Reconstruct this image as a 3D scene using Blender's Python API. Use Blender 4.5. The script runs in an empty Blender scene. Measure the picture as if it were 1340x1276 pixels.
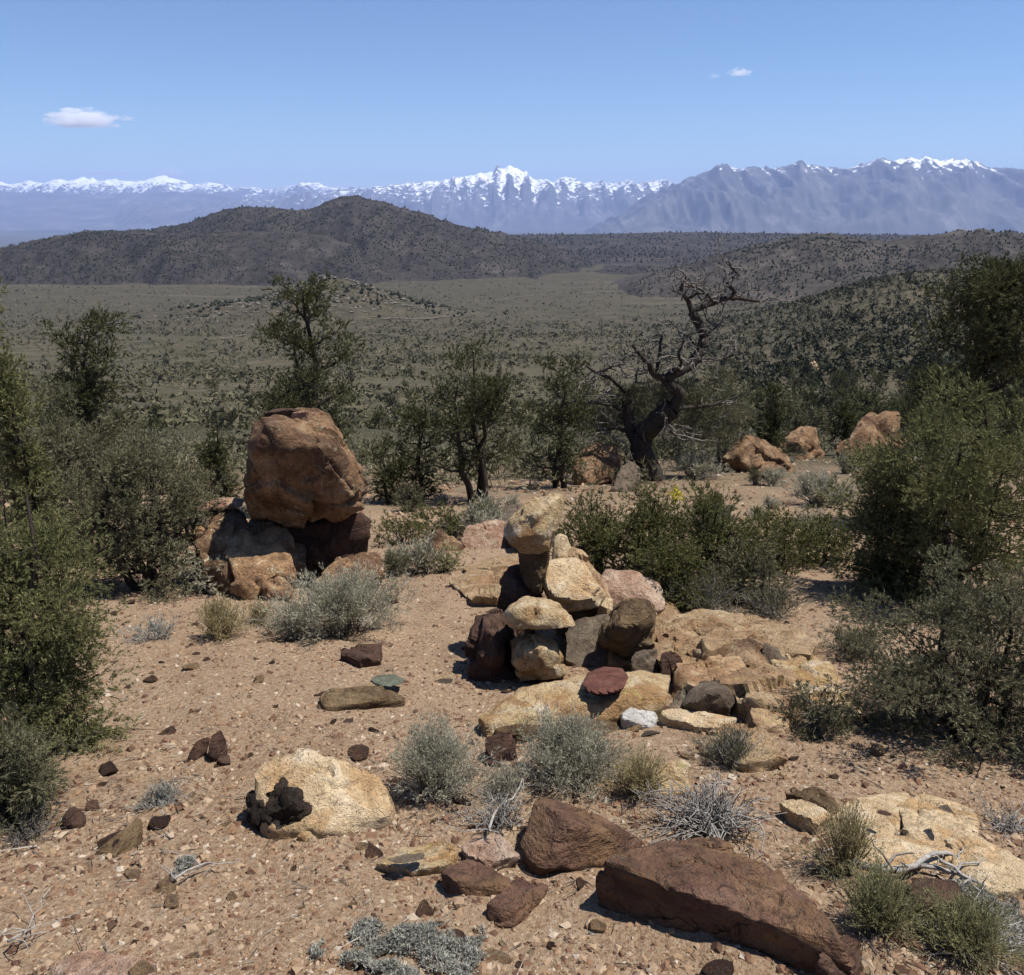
import bpy, bmesh, math
import numpy as np
from mathutils import Vector

# ------------------------------------------------------------------ camera, sky, sun, exposure
SC = bpy.context.scene
FPX, CU, CV, EYE = 1160.0, 670.0, 638.0, 1.7          # lens in pixels of the 1340 x 1276 photograph
PITCH = math.radians(17.8)
cam_d = bpy.data.cameras.new('camera')
cam = bpy.data.objects.new('camera', cam_d)
SC.collection.objects.link(cam)
cam.location = (0, 0, EYE)
cam.rotation_euler = (math.pi / 2 - PITCH, 0, 0)
cam_d.sensor_fit = 'HORIZONTAL'
cam_d.sensor_width = 36.0
cam_d.lens = 36.0 * FPX / 1340.0
cam_d.clip_start = 0.05
cam_d.clip_end = 200000
SC.camera = cam

SUN_AZ, SUN_EL = math.radians(86), math.radians(66)    # azimuth from +Y towards +X
world = bpy.data.worlds.new('World')
SC.world = world
world.use_nodes = True
wn = world.node_tree
bg = wn.nodes['Background']
sky = wn.nodes.new('ShaderNodeTexSky')
sky.sky_type = 'NISHITA'
sky.sun_disc = False
sky.sun_elevation = SUN_EL
sky.sun_rotation = SUN_AZ
sky.altitude = 2200
sky.air_density = 1.0
sky.dust_density = 0.2
sky.ozone_density = 7.0
wn.links.new(sky.outputs[0], bg.inputs[0])
bg.inputs[1].default_value = 0.086

sun_d = bpy.data.lights.new('sun', 'SUN')
sun_d.energy = 5.0
sun_d.angle = math.radians(0.53)
sun_d.color = (1.0, 0.95, 0.87)
sun = bpy.data.objects.new('sun', sun_d)
SC.collection.objects.link(sun)
SUNV = Vector((math.sin(SUN_AZ) * math.cos(SUN_EL), math.cos(SUN_AZ) * math.cos(SUN_EL), math.sin(SUN_EL)))
sun.rotation_euler = SUNV.to_track_quat('Z', 'Y').to_euler()
sun.location = (20, 20, 40)

vs = SC.view_settings
SC.display_settings.display_device = 'sRGB'
vs.view_transform = 'Standard'
vs.look = 'None'
vs.exposure = 0.6
vs.gamma = 1.0
vs.use_curve_mapping = False
SC.render.engine = 'CYCLES'
SC.cycles.use_denoising = True
SC.cycles.denoising_prefilter = 'ACCURATE'
SC.cycles.max_bounces = 24
SC.cycles.diffuse_bounces = 2
SC.cycles.transmission_bounces = 3
SC.cycles.transparent_max_bounces = 4
SC.cycles.volume_bounces = 24
SC.cycles.sample_clamp_indirect = 4.0

RNG = np.random.default_rng(7)
def rng(seed): return np.random.default_rng(seed)

# ------------------------------------------------------------------ noise (numpy)
def _hash(ix, iy, iz, seed):
    n = (ix.astype(np.int64) * 374761393 + iy.astype(np.int64) * 668265263 + iz.astype(np.int64) * 2147483647 + seed * 1274126177) & 0xffffffff
    n = ((n ^ (n >> 13)) * 1274126177) & 0xffffffff
    n = ((n ^ (n >> 16)) * 2246822519) & 0xffffffff
    return ((n ^ (n >> 15)) & 0xffffff) / float(0xffffff)

def vnoise(p, seed=0):
    p = np.asarray(p, float)
    i = np.floor(p)
    f = p - i
    f = f * f * f * (f * (f * 6 - 15) + 10)
    i = i.astype(np.int64)
    out = 0
    for dx in (0, 1):
        wx = f[:, 0] if dx else 1 - f[:, 0]
        for dy in (0, 1):
            wy = f[:, 1] if dy else 1 - f[:, 1]
            for dz in (0, 1):
                wz = f[:, 2] if dz else 1 - f[:, 2]
                out = out + wx * wy * wz * _hash(i[:, 0] + dx, i[:, 1] + dy, i[:, 2] + dz, seed)
    return out * 2 - 1

def fbm(p, octs=4, seed=0, gain=0.5, lac=2.03):
    p = np.asarray(p, float)
    a, s, out = 1.0, 0.0, 0
    for o in range(octs):
        out = out + a * vnoise(p, seed + o * 17)
        s += a
        a *= gain
        p = p * lac + 11.3
    return out / s

def ridged(p, octs=4, seed=0, gain=0.5):
    p = np.asarray(p, float)
    a, s, out = 1.0, 0.0, 0
    for o in range(octs):
        out = out + a * (1 - np.abs(vnoise(p, seed + o * 31)) * 2)
        s += a
        a *= gain
        p = p * 2.1 + 5.7
    return out / s

def P3(x, y, z=0.0):
    x, y = np.broadcast_arrays(np.asarray(x, float), np.asarray(y, float))
    return np.stack([x.ravel(), y.ravel(), np.full(x.size, z)], 1)

def sstep(a, b, x):
    t = np.clip((x - a) / (b - a), 0, 1)
    return t * t * (3 - 2 * t)

# ------------------------------------------------------------------ the lie of the land
PY = np.array([-30, -6, 0, 12, 25, 40, 60, 120, 250, 450, 800, 1400, 2000, 2600, 4500, 6500, 9000, 60000], float)
PZ = np.array([4, 1.3, 0, -2.64, -5.5, -9.4, -14, -27, -49.5, -75, -106, -144, -170, -178, -260, -520, -780, -980], float)
# smooth monotone curve (cubic Hermite with finite-difference slopes limited)
_dx = np.diff(PY); _dl = np.diff(PZ) / _dx
_m = np.concatenate([[_dl[0]], [0.0 if _dl[i] * _dl[i + 1] <= 0 else 2 * _dl[i] * _dl[i + 1] / (_dl[i] + _dl[i + 1]) for i in range(len(_dl) - 1)], [_dl[-1]]])
def base_z(y):
    y = np.clip(np.asarray(y, float), PY[0], PY[-1] - 1)
    k = np.clip(np.searchsorted(PY, y, side='right') - 1, 0, len(PY) - 2)
    h = _dx[k]; t = (y - PY[k]) / h
    return ((2 * t**3 - 3 * t**2 + 1) * PZ[k] + (t**3 - 2 * t**2 + t) * h * _m[k]
            + (-2 * t**3 + 3 * t**2) * PZ[k + 1] + (t**3 - t**2) * h * _m[k + 1])

def ground_z(x, y):
    x = np.atleast_1d(np.asarray(x, float)); y = np.atleast_1d(np.asarray(y, float))
    x, y = np.broadcast_arrays(x, y)
    sh = x.shape
    x = x.ravel(); y = y.ravel()
    z = base_z(y)
    d = np.maximum(np.abs(y), 1.0)
    t = x / (y + 8.0)
    # wooded slope that climbs to the right of the valley
    w = np.exp(-((np.log(np.maximum(d, 5)) - math.log(620)) / 0.62) ** 2)
    z = z + 49 * sstep(0.15, 0.46, t) * w
    # a low rocky knoll out in the valley
    z = z + 30 * np.exp(-(((x + 225) / 66) ** 2 + ((y - 1050) / 120) ** 2)) * (1 + .35 * fbm(P3(x / 28, y / 28), 3, 61)) + 17 * np.exp(-(((x + 150) / 75) ** 2 + ((y - 1040) / 120) ** 2))
    z = z + 13 * np.exp(-(((x + 330) / 80) ** 2 + ((y - 1080) / 110) ** 2))
    # relief: small close by, larger far off
    z = z + 0.035 * fbm(P3(x * 0.9, y * 0.9), 4, 3) * sstep(60, 10, d)
    z = z + (0.026 * ridged(P3(x * 2.3, y * 2.3), 3, 5) + 0.022 * fbm(P3(x * 7, y * 7), 3, 6)) * sstep(25, 8, d)
    z = z + 0.25 * fbm(P3(x / 7, y / 7), 3, 9) * sstep(12, 30, d) * sstep(900, 300, d)
    z = z + 4.5 * fbm(P3(x / 130, y / 130), 4, 11) * sstep(90, 400, d)
    return z.reshape(sh)

def gz(x, y): return float(ground_z(x, y)[0])

def ray(u, v):
    a, b = (u - CU) / FPX, (CV - v) / FPX
    c, s = math.cos(PITCH), math.sin(PITCH)
    return np.array([a, c + b * s, -s + b * c])

def pt(u, v, Y):
    """the point of the sight line through photo pixel (u, v) that is Y metres ahead"""
    r = ray(u, v)
    return np.array([0, 0, EYE]) + r * (Y / r[1])

_HY = np.exp(np.linspace(math.log(1.2), math.log(3000), 900))
def hit(u, v, lift=0.0):
    """where that sight line meets the ground"""
    r = ray(u, v)
    x = r[0] / r[1] * _HY; z = EYE + r[2] / r[1] * _HY
    g = ground_z(x, _HY) + lift
    k = np.nonzero(z < g)[0]
    if len(k) == 0: return pt(u, v, 2500)
    k = max(k[0], 1)
    d0, d1 = z[k - 1] - g[k - 1], z[k] - g[k]
    Y = _HY[k - 1] + (_HY[k] - _HY[k - 1]) * d0 / (d0 - d1)
    return pt(u, v, Y)

# ------------------------------------------------------------------ object helpers
COL = SC.collection
def mesh_np(name, V, F, mats, smooth=False, mat_idx=None):
    V = np.asarray(V, np.float32); F = np.asarray(F, np.int32)
    me = bpy.data.meshes.new(name)
    k = F.shape[1]
    me.vertices.add(len(V)); me.vertices.foreach_set('co', V.ravel())
    me.loops.add(F.size); me.loops.foreach_set('vertex_index', F.ravel())
    me.polygons.add(len(F))
    me.polygons.foreach_set('loop_start', np.arange(0, F.size, k, dtype=np.int32))
    me.polygons.foreach_set('loop_total', np.full(len(F), k, np.int32))
    for m in (mats if isinstance(mats, (list, tuple)) else [mats]): me.materials.append(m)
    if mat_idx is not None: me.polygons.foreach_set('material_index', np.asarray(mat_idx, np.int32))
    me.polygons.foreach_set('use_smooth', np.full(len(F), smooth))
    me.update(calc_edges=True)
    return me

def link(name, me, loc=(0, 0, 0), parent=None):
    o = bpy.data.objects.new(name, me)
    COL.objects.link(o)
    o.location = loc
    if parent is not None: o.parent = parent
    return o

def tag(o, label=None, cat=None, group=None, kind=None):
    if cat and not kind: kind = 'thing'
    if label: o['label'] = label
    if cat: o['category'] = cat
    if group: o['group'] = group
    if kind: o['kind'] = kind
    return o

def grid_faces(n, m):
    """quads of an n x m vertex grid"""
    i = np.arange(n - 1)[:, None] * m + np.arange(m - 1)[None, :]
    i = i.ravel()
    return np.stack([i, i + 1, i + m + 1, i + m], 1)

class Soup:
    """collects triangles for ONE mesh"""
    def __init__(self): self.V = []; self.F = []; self.n = 0
    def add(self, V, F):
        if len(V) == 0: return
        F = np.asarray(F)
        if F.shape[1] == 4: F = np.concatenate([F[:, [0, 1, 2]], F[:, [0, 2, 3]]])
        self.V.append(np.asarray(V)); self.F.append(F + self.n); self.n += len(V)
    def get(self): return np.concatenate(self.V), np.concatenate(self.F)

# ------------------------------------------------------------------ material helpers
class NT:
    def __init__(self, name):
        self.m = bpy.data.materials.new(name); self.m.use_nodes = True
        self.t = self.m.node_tree; self.t.nodes.clear()
        self.out = self.n('OutputMaterial')
    def n(self, kind, **kw):
        nd = self.t.nodes.new('ShaderNode' + kind)
        for k, v in kw.items(): setattr(nd, k, v)
        return nd
    def l(self, a, b): self.t.links.new(a, b)
    def coord(self, kind='Object', scale=(1, 1, 1)):
        c = self.n('TexCoord'); mp = self.n('Mapping'); mp.inputs['Scale'].default_value = scale
        self.l(c.outputs[kind], mp.inputs[0]); return mp.outputs[0]
    def noise(self, co, scale, detail=4, rough=0.55, dist=0.0):
        nd = self.n('TexNoise'); nd.inputs['Scale'].default_value = scale; nd.inputs['Detail'].default_value = detail
        nd.inputs['Roughness'].default_value = rough; nd.inputs['Distortion'].default_value = dist
        self.l(co, nd.inputs['Vector']); return nd.outputs['Fac']
    def vor(self, co, scale, feature='F1', out='Distance', rand=1.0):
        nd = self.n('TexVoronoi', feature=feature); nd.inputs['Scale'].default_value = scale
        nd.inputs['Randomness'].default_value = rand
        self.l(co, nd.inputs['Vector']); return nd.outputs[out]
    def ramp(self, fac, stops, interp='LINEAR'):
        nd = self.n('ValToRGB'); cr = nd.color_ramp; cr.interpolation = interp
        while len(cr.elements) < len(stops): cr.elements.new(0.5)
        for e, (p, c) in zip(cr.elements, stops):
            e.position = p; e.color = (*c, 1) if len(c) == 3 else c
        self.l(fac, nd.inputs[0]); return nd.outputs[0]
    def mix(self, fac, a, b, mode='MIX'):
        nd = self.n('Mix', data_type='RGBA', blend_type=mode)
        for i, v in ((0, fac), (6, a), (7, b)):
            if isinstance(v, (int, float)): nd.inputs[i].default_value = v
            elif isinstance(v, (tuple, list)): nd.inputs[i].default_value = (*v, 1) if len(v) == 3 else v
            else: self.l(v, nd.inputs[i])
        return nd.outputs[2]
    def math(self, op, a, b=0.0, c=0.0):
        nd = self.n('Math', operation=op)
        for i, v in enumerate((a, b, c)):
            if isinstance(v, (int, float)): nd.inputs[i].default_value = v
            else: self.l(v, nd.inputs[i])
        return nd.outputs[0]
    def bsdf(self, color, rough=0.9, height=None, strength=0.5, dist=0.02, spec=0.2, normal=None):
        b = self.n('BsdfPrincipled'); b.inputs['Roughness'].default_value = rough
        b.inputs['Specular IOR Level'].default_value = spec
        if isinstance(color, (tuple, list)): b.inputs['Base Color'].default_value = (*color, 1)
        else: self.l(color, b.inputs['Base Color'])
        if height is not None:
            bp = self.n('Bump'); bp.inputs['Strength'].default_value = strength; bp.inputs['Distance'].default_value = dist
            self.l(height, bp.inputs['Height']); self.l(bp.outputs[0], b.inputs['Normal'])
        return b.outputs[0]
    def done(self, sh): self.l(sh, self.out.inputs[0]); return self.m
# ------------------------------------------------------------------ ground sheet
def mat_ground():
    k = NT('gravel_and_sage_ground')
    geo = k.n('NewGeometry'); pos = geo.outputs['Position']
    sep = k.n('SeparateXYZ'); k.l(pos, sep.inputs[0])
    big = k.noise(pos, 0.55, 5, 0.6)
    dirt = k.ramp(big, [(0.30, (0.235, 0.151, 0.091)), (0.50, (0.295, 0.203, 0.126)), (0.72, (0.351, 0.260, 0.172))])
    fine = k.noise(pos, 34, 5, 0.65)
    dirt = k.mix(0.5, dirt, k.ramp(fine, [(0.28, (0.143, 0.091, 0.055)), (0.5, (0.287, 0.200, 0.126)), (0.72, (0.416, 0.321, 0.223))]))
    cells = k.vor(pos, 85, out='Color'); bw = k.n('SeparateColor'); k.l(cells, bw.inputs[0])
    grit = k.ramp(bw.outputs[0], [(0.0, (0.093, 0.055, 0.037)), (0.22, (0.208, 0.132, 0.086)), (0.55, (0.287, 0.203, 0.137)), (0.85, (0.360, 0.275, 0.194)), (1.0, (0.430, 0.365, 0.287))])
    near = k.mix(0.42, dirt, grit)
    pt1 = k.noise(pos, 1.7, 6, 0.7, 0.8)
    near = k.mix(k.ramp(pt1, [(0.54, (0, 0, 0)), (0.64, (0.445, 0.437, 0.453))]), near, (0.169, 0.108, 0.071))
    near = k.mix(k.ramp(k.noise(pos, 0.9, 5, 0.65, 1.0), [(0.55, (0, 0, 0)), (0.68, (0.401, 0.393, 0.407))]), near, (0.356, 0.270, 0.181))
    # far off: grey-green brush over tan soil
    b1 = k.noise(pos, 0.018, 6, 0.62); b2 = k.noise(pos, 0.22, 4, 0.7); b3 = k.noise(pos, 0.9, 3, 0.7)
    soil = k.ramp(b1, [(0.3, (0.093, 0.074, 0.049)), (0.55, (0.115, 0.092, 0.061)), (0.75, (0.156, 0.117, 0.083))])
    brush = k.ramp(b1, [(0.3, (0.046, 0.044, 0.026)), (0.7, (0.066, 0.059, 0.037))])
    cov = k.ramp(k.math('ADD', k.math('MULTIPLY', b2, 0.55), k.math('MULTIPLY', b3, 0.45)), [(0.40, (0, 0, 0)), (0.56, (1, 1, 1))])
    far = k.mix(cov, soil, brush)
    far = k.mix(0.3, far, brush)
    b4 = k.noise(pos, 0.06, 6, 0.75)
    far = k.mix(k.ramp(b4, [(0.38, (0.792, 0.775, 0.776)), (0.52, (0, 0, 0))]), far, (0.036, 0.036, 0.023))
    far = k.mix(k.ramp(b4, [(0.56, (0, 0, 0)), (0.72, (0.693, 0.678, 0.679))]), far, (0.124, 0.095, 0.068))
    fd = k.n('MapRange'); k.l(sep.outputs[1], fd.inputs[0]); fd.inputs[1].default_value = 350; fd.inputs[2].default_value = 900; fd.inputs[4].default_value = 0.6
    far = k.mix(fd.outputs[0], far, k.ramp(b4, [(0.35, (0.033, 0.032, 0.021)), (0.55, (0.058, 0.050, 0.035)), (0.72, (0.095, 0.078, 0.056))]))
    strk = k.noise(k.coord('Object', (0.001, 0.007, 0.006)), 1.0, 4, 0.6)
    far = k.mix(k.ramp(strk, [(0.58, (0, 0, 0)), (0.72, (0.45, 0.45, 0.45))]), far, (0.146, 0.118, 0.090))
    yy = k.math('ADD', sep.outputs[1], k.math('MULTIPLY', k.math('SUBTRACT', big, 0.5), 16))
    fy = k.n('MapRange'); k.l(yy, fy.inputs[0]); fy.inputs[1].default_value = 11; fy.inputs[2].default_value = 26
    col = k.mix(fy.outputs[0], near, far)
    h = k.math('ADD', k.math('ADD', k.math('MULTIPLY', fine, 0.8), k.math('MULTIPLY', k.noise(pos, 110, 4, 0.7), 0.5)), k.math('MULTIPLY', k.noise(pos, 14, 4, 0.7), 1.2))
    return k.done(k.bsdf(col, 0.95, h, 0.9, 0.03, 0.1))

ys = [-7.5]
while ys[-1] < -1: ys.append(ys[-1] + 0.6)
while ys[-1] < 6: ys.append(ys[-1] + 0.045)
while ys[-1] < 10: ys.append(ys[-1] + 0.07)
while ys[-1] < 60000: ys.append(ys[-1] + max(0.07, 0.032 * (ys[-1] - 7.6)))
ys = np.array(ys)
ts = np.concatenate([np.linspace(-2.2, -0.62, 20)[:-1], np.linspace(-0.62, 0.62, 260), np.linspace(0.62, 2.2, 20)[1:]])
GX = (ys[:, None] + 8.0) * ts[None, :]; GY = np.repeat(ys[:, None], len(ts), 1)
GZ = ground_z(GX, GY)
M_GROUND = mat_ground()
o = link('ground', mesh_np('ground', np.stack([GX.ravel(), GY.ravel(), GZ.ravel()], 1), grid_faces(len(ys), len(ts))[:, ::-1], M_GROUND, True))
tag(o, kind='structure')

# ------------------------------------------------------------------ hills and mountain ranges
class Ridge:
    """a ridge whose crest runs past the given skyline at distance D"""
    def __init__(s, sky, D, Wf, Wb, foot, rough, gull, seed, p=1.25, crestn=0.0):
        r = [ray(u, v) for u, v in sky]
        s.t = np.array([a[0] / a[1] for a in r]); s.e = np.array([a[2] / a[1] for a in r])
        s.D, s.Wf, s.Wb, s.foot, s.rough, s.gull, s.seed, s.p, s.crestn = D, Wf, Wb, foot, rough, gull, seed, p, crestn
    def z(s, t, y):
        """height at x = t*y, y"""
        e = np.interp(t, s.t, s.e)
        x = t * y
        if s.crestn: e = e + s.crestn / s.D * ridged(P3(x / (s.D * 0.011), 0 * x), 4, s.seed + 3)
        crest = EYE + e * s.D
        f = np.where(y < s.D, (y - (s.D - s.Wf)) / s.Wf, 1 - (y - s.D) / s.Wb)
        f = np.clip(f, -0.2, 1)
        ff = np.clip(f, 0, 1)
        mid = ff * (1 - ff) * 4
        g = ridged(P3(x / (s.Wf * s.gull), y / (s.Wf * s.gull * 3.0)), 4, s.seed)
        n = fbm(P3(x / (s.Wf * 0.22), y / (s.Wf * 0.22)), 4, s.seed + 7)
        h = np.maximum(crest - s.foot, 0) * sstep(s.t[0], s.t[0] + 0.05, t) * sstep(s.t[-1], s.t[-1] - 0.05, t)
        return s.foot + h * (ff ** s.p) + h * mid * (0.20 * s.rough * g + 0.12 * s.rough * n) - np.where(f < 0, 60, 0)
    def mesh(s, name, mat, cols, rows, smooth=True):
        tt = np.linspace(s.t[0], s.t[-1], cols)
        yy = np.concatenate([np.linspace(s.D - s.Wf * 1.02, s.D, rows), np.linspace(s.D, s.D + s.Wb, max(4, rows // 5))[1:]])
        T, Y = np.meshgrid(tt, yy)
        Z = s.z(T.ravel(), Y.ravel())
        V = np.stack([(T * Y).ravel(), Y.ravel(), Z], 1)
        me = mesh_np(name, V, grid_faces(len(yy), cols)[:, ::-1], mat, smooth)
        Zg = Z.reshape(T.shape); pad = np.pad(Zg, ((0, 0), (7, 7)), 'edge'); cs = np.cumsum(np.pad(pad, ((0, 0), (1, 0))), 1)
        conc = ((cs[:, 15:] - cs[:, :-15]) / 15 - Zg) / (0.012 * s.D)      # > 0 in gullies, < 0 on ribs
        at = me.attributes.new('gully', 'FLOAT', 'POINT'); at.data.foreach_set('value', conc.ravel().astype(np.float32))
        return link(name, me)

def mat_hill(name, a, b, c, sc):
    k = NT(name); geo = k.n('NewGeometry'); pos = geo.outputs['Position']
    n1 = k.noise(pos, sc, 7, 0.7); n2 = k.noise(pos, sc * 6, 5, 0.8)
    col = k.mix(0.45, k.ramp(n1, [(0.32, a), (0.52, b), (0.70, c)]), k.ramp(n2, [(0.35, a), (0.65, c)]))
    return k.done(k.bsdf(col, 0.95, n2, 0.6, 1.2 / sc * 0.02, 0.05))

def mat_mountain(name, lo, hi, wid, stretch, strength, gully=1.5):
    """bare rock with snow lying above the height band lo..hi, in gullies first"""
    k = NT(name); geo = k.n('NewGeometry'); pos = geo.outputs['Position']
    sep = k.n('SeparateXYZ'); k.l(pos, sep.inputs[0])
    nsep = k.n('SeparateXYZ'); k.l(geo.outputs['Normal'], nsep.inputs[0])
    mp = k.n('Mapping'); mp.inputs['Scale'].default_value = (1, 1, stretch); k.l(pos, mp.inputs[0])
    n1 = k.noise(mp.outputs[0], 0.0046, 9, 0.74, 0.5); n2 = k.noise(pos, 0.0011, 6, 0.7)
    zz = k.n('MapRange'); zz.clamp = False; k.l(sep.outputs[2], zz.inputs[0]); zz.inputs[1].default_value = lo; zz.inputs[2].default_value = hi
    s = k.math('ADD', zz.outputs[0], k.math('MULTIPLY', k.math('SUBTRACT', n1, 0.5), wid))
    gl = k.n('Attribute', attribute_name='gully')
    s = k.math('ADD', s, k.math('MULTIPLY', gl.outputs['Fac'], gully))
    s = k.math('ADD', s, k.math('MULTIPLY', k.math('SUBTRACT', nsep.outputs[2], 0.8), 0.8))
    sn = k.ramp(s, [(0.45, (0, 0, 0)), (0.64, (strength,) * 3)])
    rock = k.ramp(n2, [(0.3, (0.035, 0.037, 0.045)), (0.55, (0.085, 0.083, 0.09)), (0.75, (0.19, 0.18, 0.18))])
    return k.done(k.bsdf(k.mix(sn, rock, (0.86, 0.88, 0.92)), 0.9, None, spec=0.1))

M_HILL = mat_hill('wooded_hill_soil', (0.012, 0.012, 0.012), (0.030, 0.027, 0.025), (0.085, 0.073, 0.064), 0.008)
M_HILL2 = mat_hill('brushy_hill_soil', (0.018, 0.017, 0.014), (0.042, 0.037, 0.032), (0.115, 0.098, 0.085), 0.012)
R_MAIN = Ridge([(-140, 330), (0, 326), (60, 316), (130, 306), (200, 300), (250, 292), (272, 281), (300, 274), (345, 270), (380, 275), (405, 274), (430, 264), (452, 257), (470, 257), (500, 264), (540, 276), (600, 294), (660, 306), (720, 320), (790, 350), (830, 372)], 2900, 900, 700, -205, 1.0, 0.17, 21, 1.0, 6)
R_FRONT = Ridge([(-300, 322), (-100, 318), (0, 326), (50, 314), (110, 304), (170, 303), (240, 308), (300, 305), (360, 302), (420, 309), (470, 322), (520, 345), (570, 368), (600, 380)], 2350, 420, 600, -200, 1.1, 0.22, 22, 0.85, 6)
R_MESA = Ridge([(420, 330), (540, 316), (640, 307), (700, 307), (800, 306), (870, 304), (1000, 305), (1150, 307), (1500, 309)], 4500, 1900, 900, -215, 0.7, 0.16, 23, 0.75, 0)
R_SPUR = Ridge([(640, 378), (700, 366), (760, 358), (830, 350), (900, 346), (980, 345), (1100, 340), (1500, 340)], 2500, 420, 600, -200, 0.9, 0.2, 27, 0.8, 8)
R_RIGHT = Ridge([(780, 385), (840, 368), (890, 350), (950, 332), (1010, 318), (1050, 309), (1085, 306), (1120, 312), (1155, 318), (1200, 311), (1240, 303), (1290, 302), (1340, 306), (1450, 300), (1600, 296)], 1750, 620, 600, -178, 1.1, 0.2, 24, 0.85, 6)
for nm, R_, mt, c_, r_ in (('hill', R_MAIN, M_HILL, 260, 60), ('hill', R_FRONT, M_HILL, 220, 40), ('mesa', R_MESA, M_HILL, 160, 40), ('hill', R_SPUR, M_HILL, 160, 30), ('hill', R_RIGHT, M_HILL2, 220, 50)):
    tag(R_.mesh(nm, mt, c_, r_), kind='structure')

R_FAR = Ridge([(-420, 238), (-200, 236), (0, 240), (20, 243), (50, 239), (85, 237), (120, 234), (150, 238), (185, 236), (215, 231), (240, 240), (275, 243), (305, 246), (330, 249), (360, 246), (385, 242), (410, 241), (440, 245), (480, 251), (520, 256)], 48000, 9000, 3000, -900, 1.1, 0.16, 31, 1.0, 190)
R_PEAK = Ridge([(120, 262), (240, 268), (330, 262), (400, 256), (470, 249), (510, 246), (540, 243), (570, 240), (600, 235), (622, 232), (640, 226), (655, 221), (668, 220), (682, 224), (695, 231), (705, 238), (730, 237), (760, 239), (800, 241), (850, 239), (880, 241), (930, 248), (990, 256)], 37000, 6500, 3000, -900, 1.5, 0.17, 32, 1.0, 190)
R_NEARR = Ridge([(690, 330), (730, 322), (775, 300), (810, 280), (850, 256), (880, 243), (910, 233), (935, 221), (952, 216), (970, 221), (1000, 220), (1025, 222), (1048, 211), (1075, 221), (1100, 223), (1125, 217), (1160, 217), (1190, 209), (1215, 207), (1250, 210), (1275, 212), (1300, 222), (1340, 224), (1420, 222), (1600, 226)], 27000, 6500, 3000, -900, 1.35, 0.13, 33, 0.9, 110)
R_FAN = Ridge([(-420, 262), (-100, 258), (0, 251), (60, 253), (130, 256), (200, 252), (260, 252), (330, 262), (420, 275), (520, 290), (600, 303)], 40000, 9000, 2500, -950, 0.5, 0.25, 34, 1.5, 25)
def mz(R_, v): return EYE + (ray(670, v)[2] / ray(670, v)[1]) * R_.D
tag(R_FAR.mesh('mountain_range', mat_mountain('far_snow_range_rock', mz(R_FAR, 255), mz(R_FAR, 233), 4.2, 1.0, 1.0), 420, 36), kind='structure')
tag(R_PEAK.mesh('mountain_range', mat_mountain('snow_peak_rock', mz(R_PEAK, 261), mz(R_PEAK, 219), 4.6, 0.7, 1.0, 1.3), 520, 50), kind='structure')
tag(R_NEARR.mesh('mountain_range', mat_mountain('bare_range_rock', mz(R_NEARR, 229), mz(R_NEARR, 200), 3.0, 0.4, 1.0, 2.4), 520, 60), kind='structure')
tag(R_FAN.mesh('mountain_foothills', mat_mountain('foothill_rock', 9000, 9900, 0.1, 1.0, 0.0), 300, 36), kind='structure')

# ------------------------------------------------------------------ haze
def box_mesh(name, lo, hi, mat):
    x0, y0, z0 = lo; x1, y1, z1 = hi
    V = [(x0, y0, z0), (x1, y0, z0), (x1, y1, z0), (x0, y1, z0), (x0, y0, z1), (x1, y0, z1), (x1, y1, z1), (x0, y1, z1)]
    F = [(0, 3, 2, 1), (4, 5, 6, 7), (0, 1, 5, 4), (1, 2, 6, 5), (2, 3, 7, 6), (3, 0, 4, 7)]
    return mesh_np(name, V, F, mat)
hm = bpy.data.materials.new('pale_haze'); hm.use_nodes = True
ht = hm.node_tree; ht.nodes.clear()
ho = ht.nodes.new('ShaderNodeOutputMaterial'); hv = ht.nodes.new('ShaderNodeVolumePrincipled')
hv.inputs['Color'].default_value = (0.45, 0.60, 1.0, 1)
hv.inputs['Density'].default_value = 2.5e-5
hv.inputs['Anisotropy'].default_value = 0.0
ht.links.new(hv.outputs[0], ho.inputs['Volume'])
tag(link('haze', box_mesh('haze', (-140000, -3000, -1200), (140000, 61500, 1800), hm)), kind='stuff')

# ------------------------------------------------------------------ clouds (real volumes, beyond the haze)
def ico(sub, _c={}):
    if sub not in _c:
        bm = bmesh.new(); bmesh.ops.create_icosphere(bm, subdivisions=sub, radius=1.0)
        bm.verts.ensure_lookup_table()
        V = np.array([v.co for v in bm.verts]); F = np.array([[v.index for v in f.verts] for f in bm.faces]); bm.free()
        V /= np.linalg.norm(V, axis=1)[:, None]
        _c[sub] = (V, F)
    return _c[sub]

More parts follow.
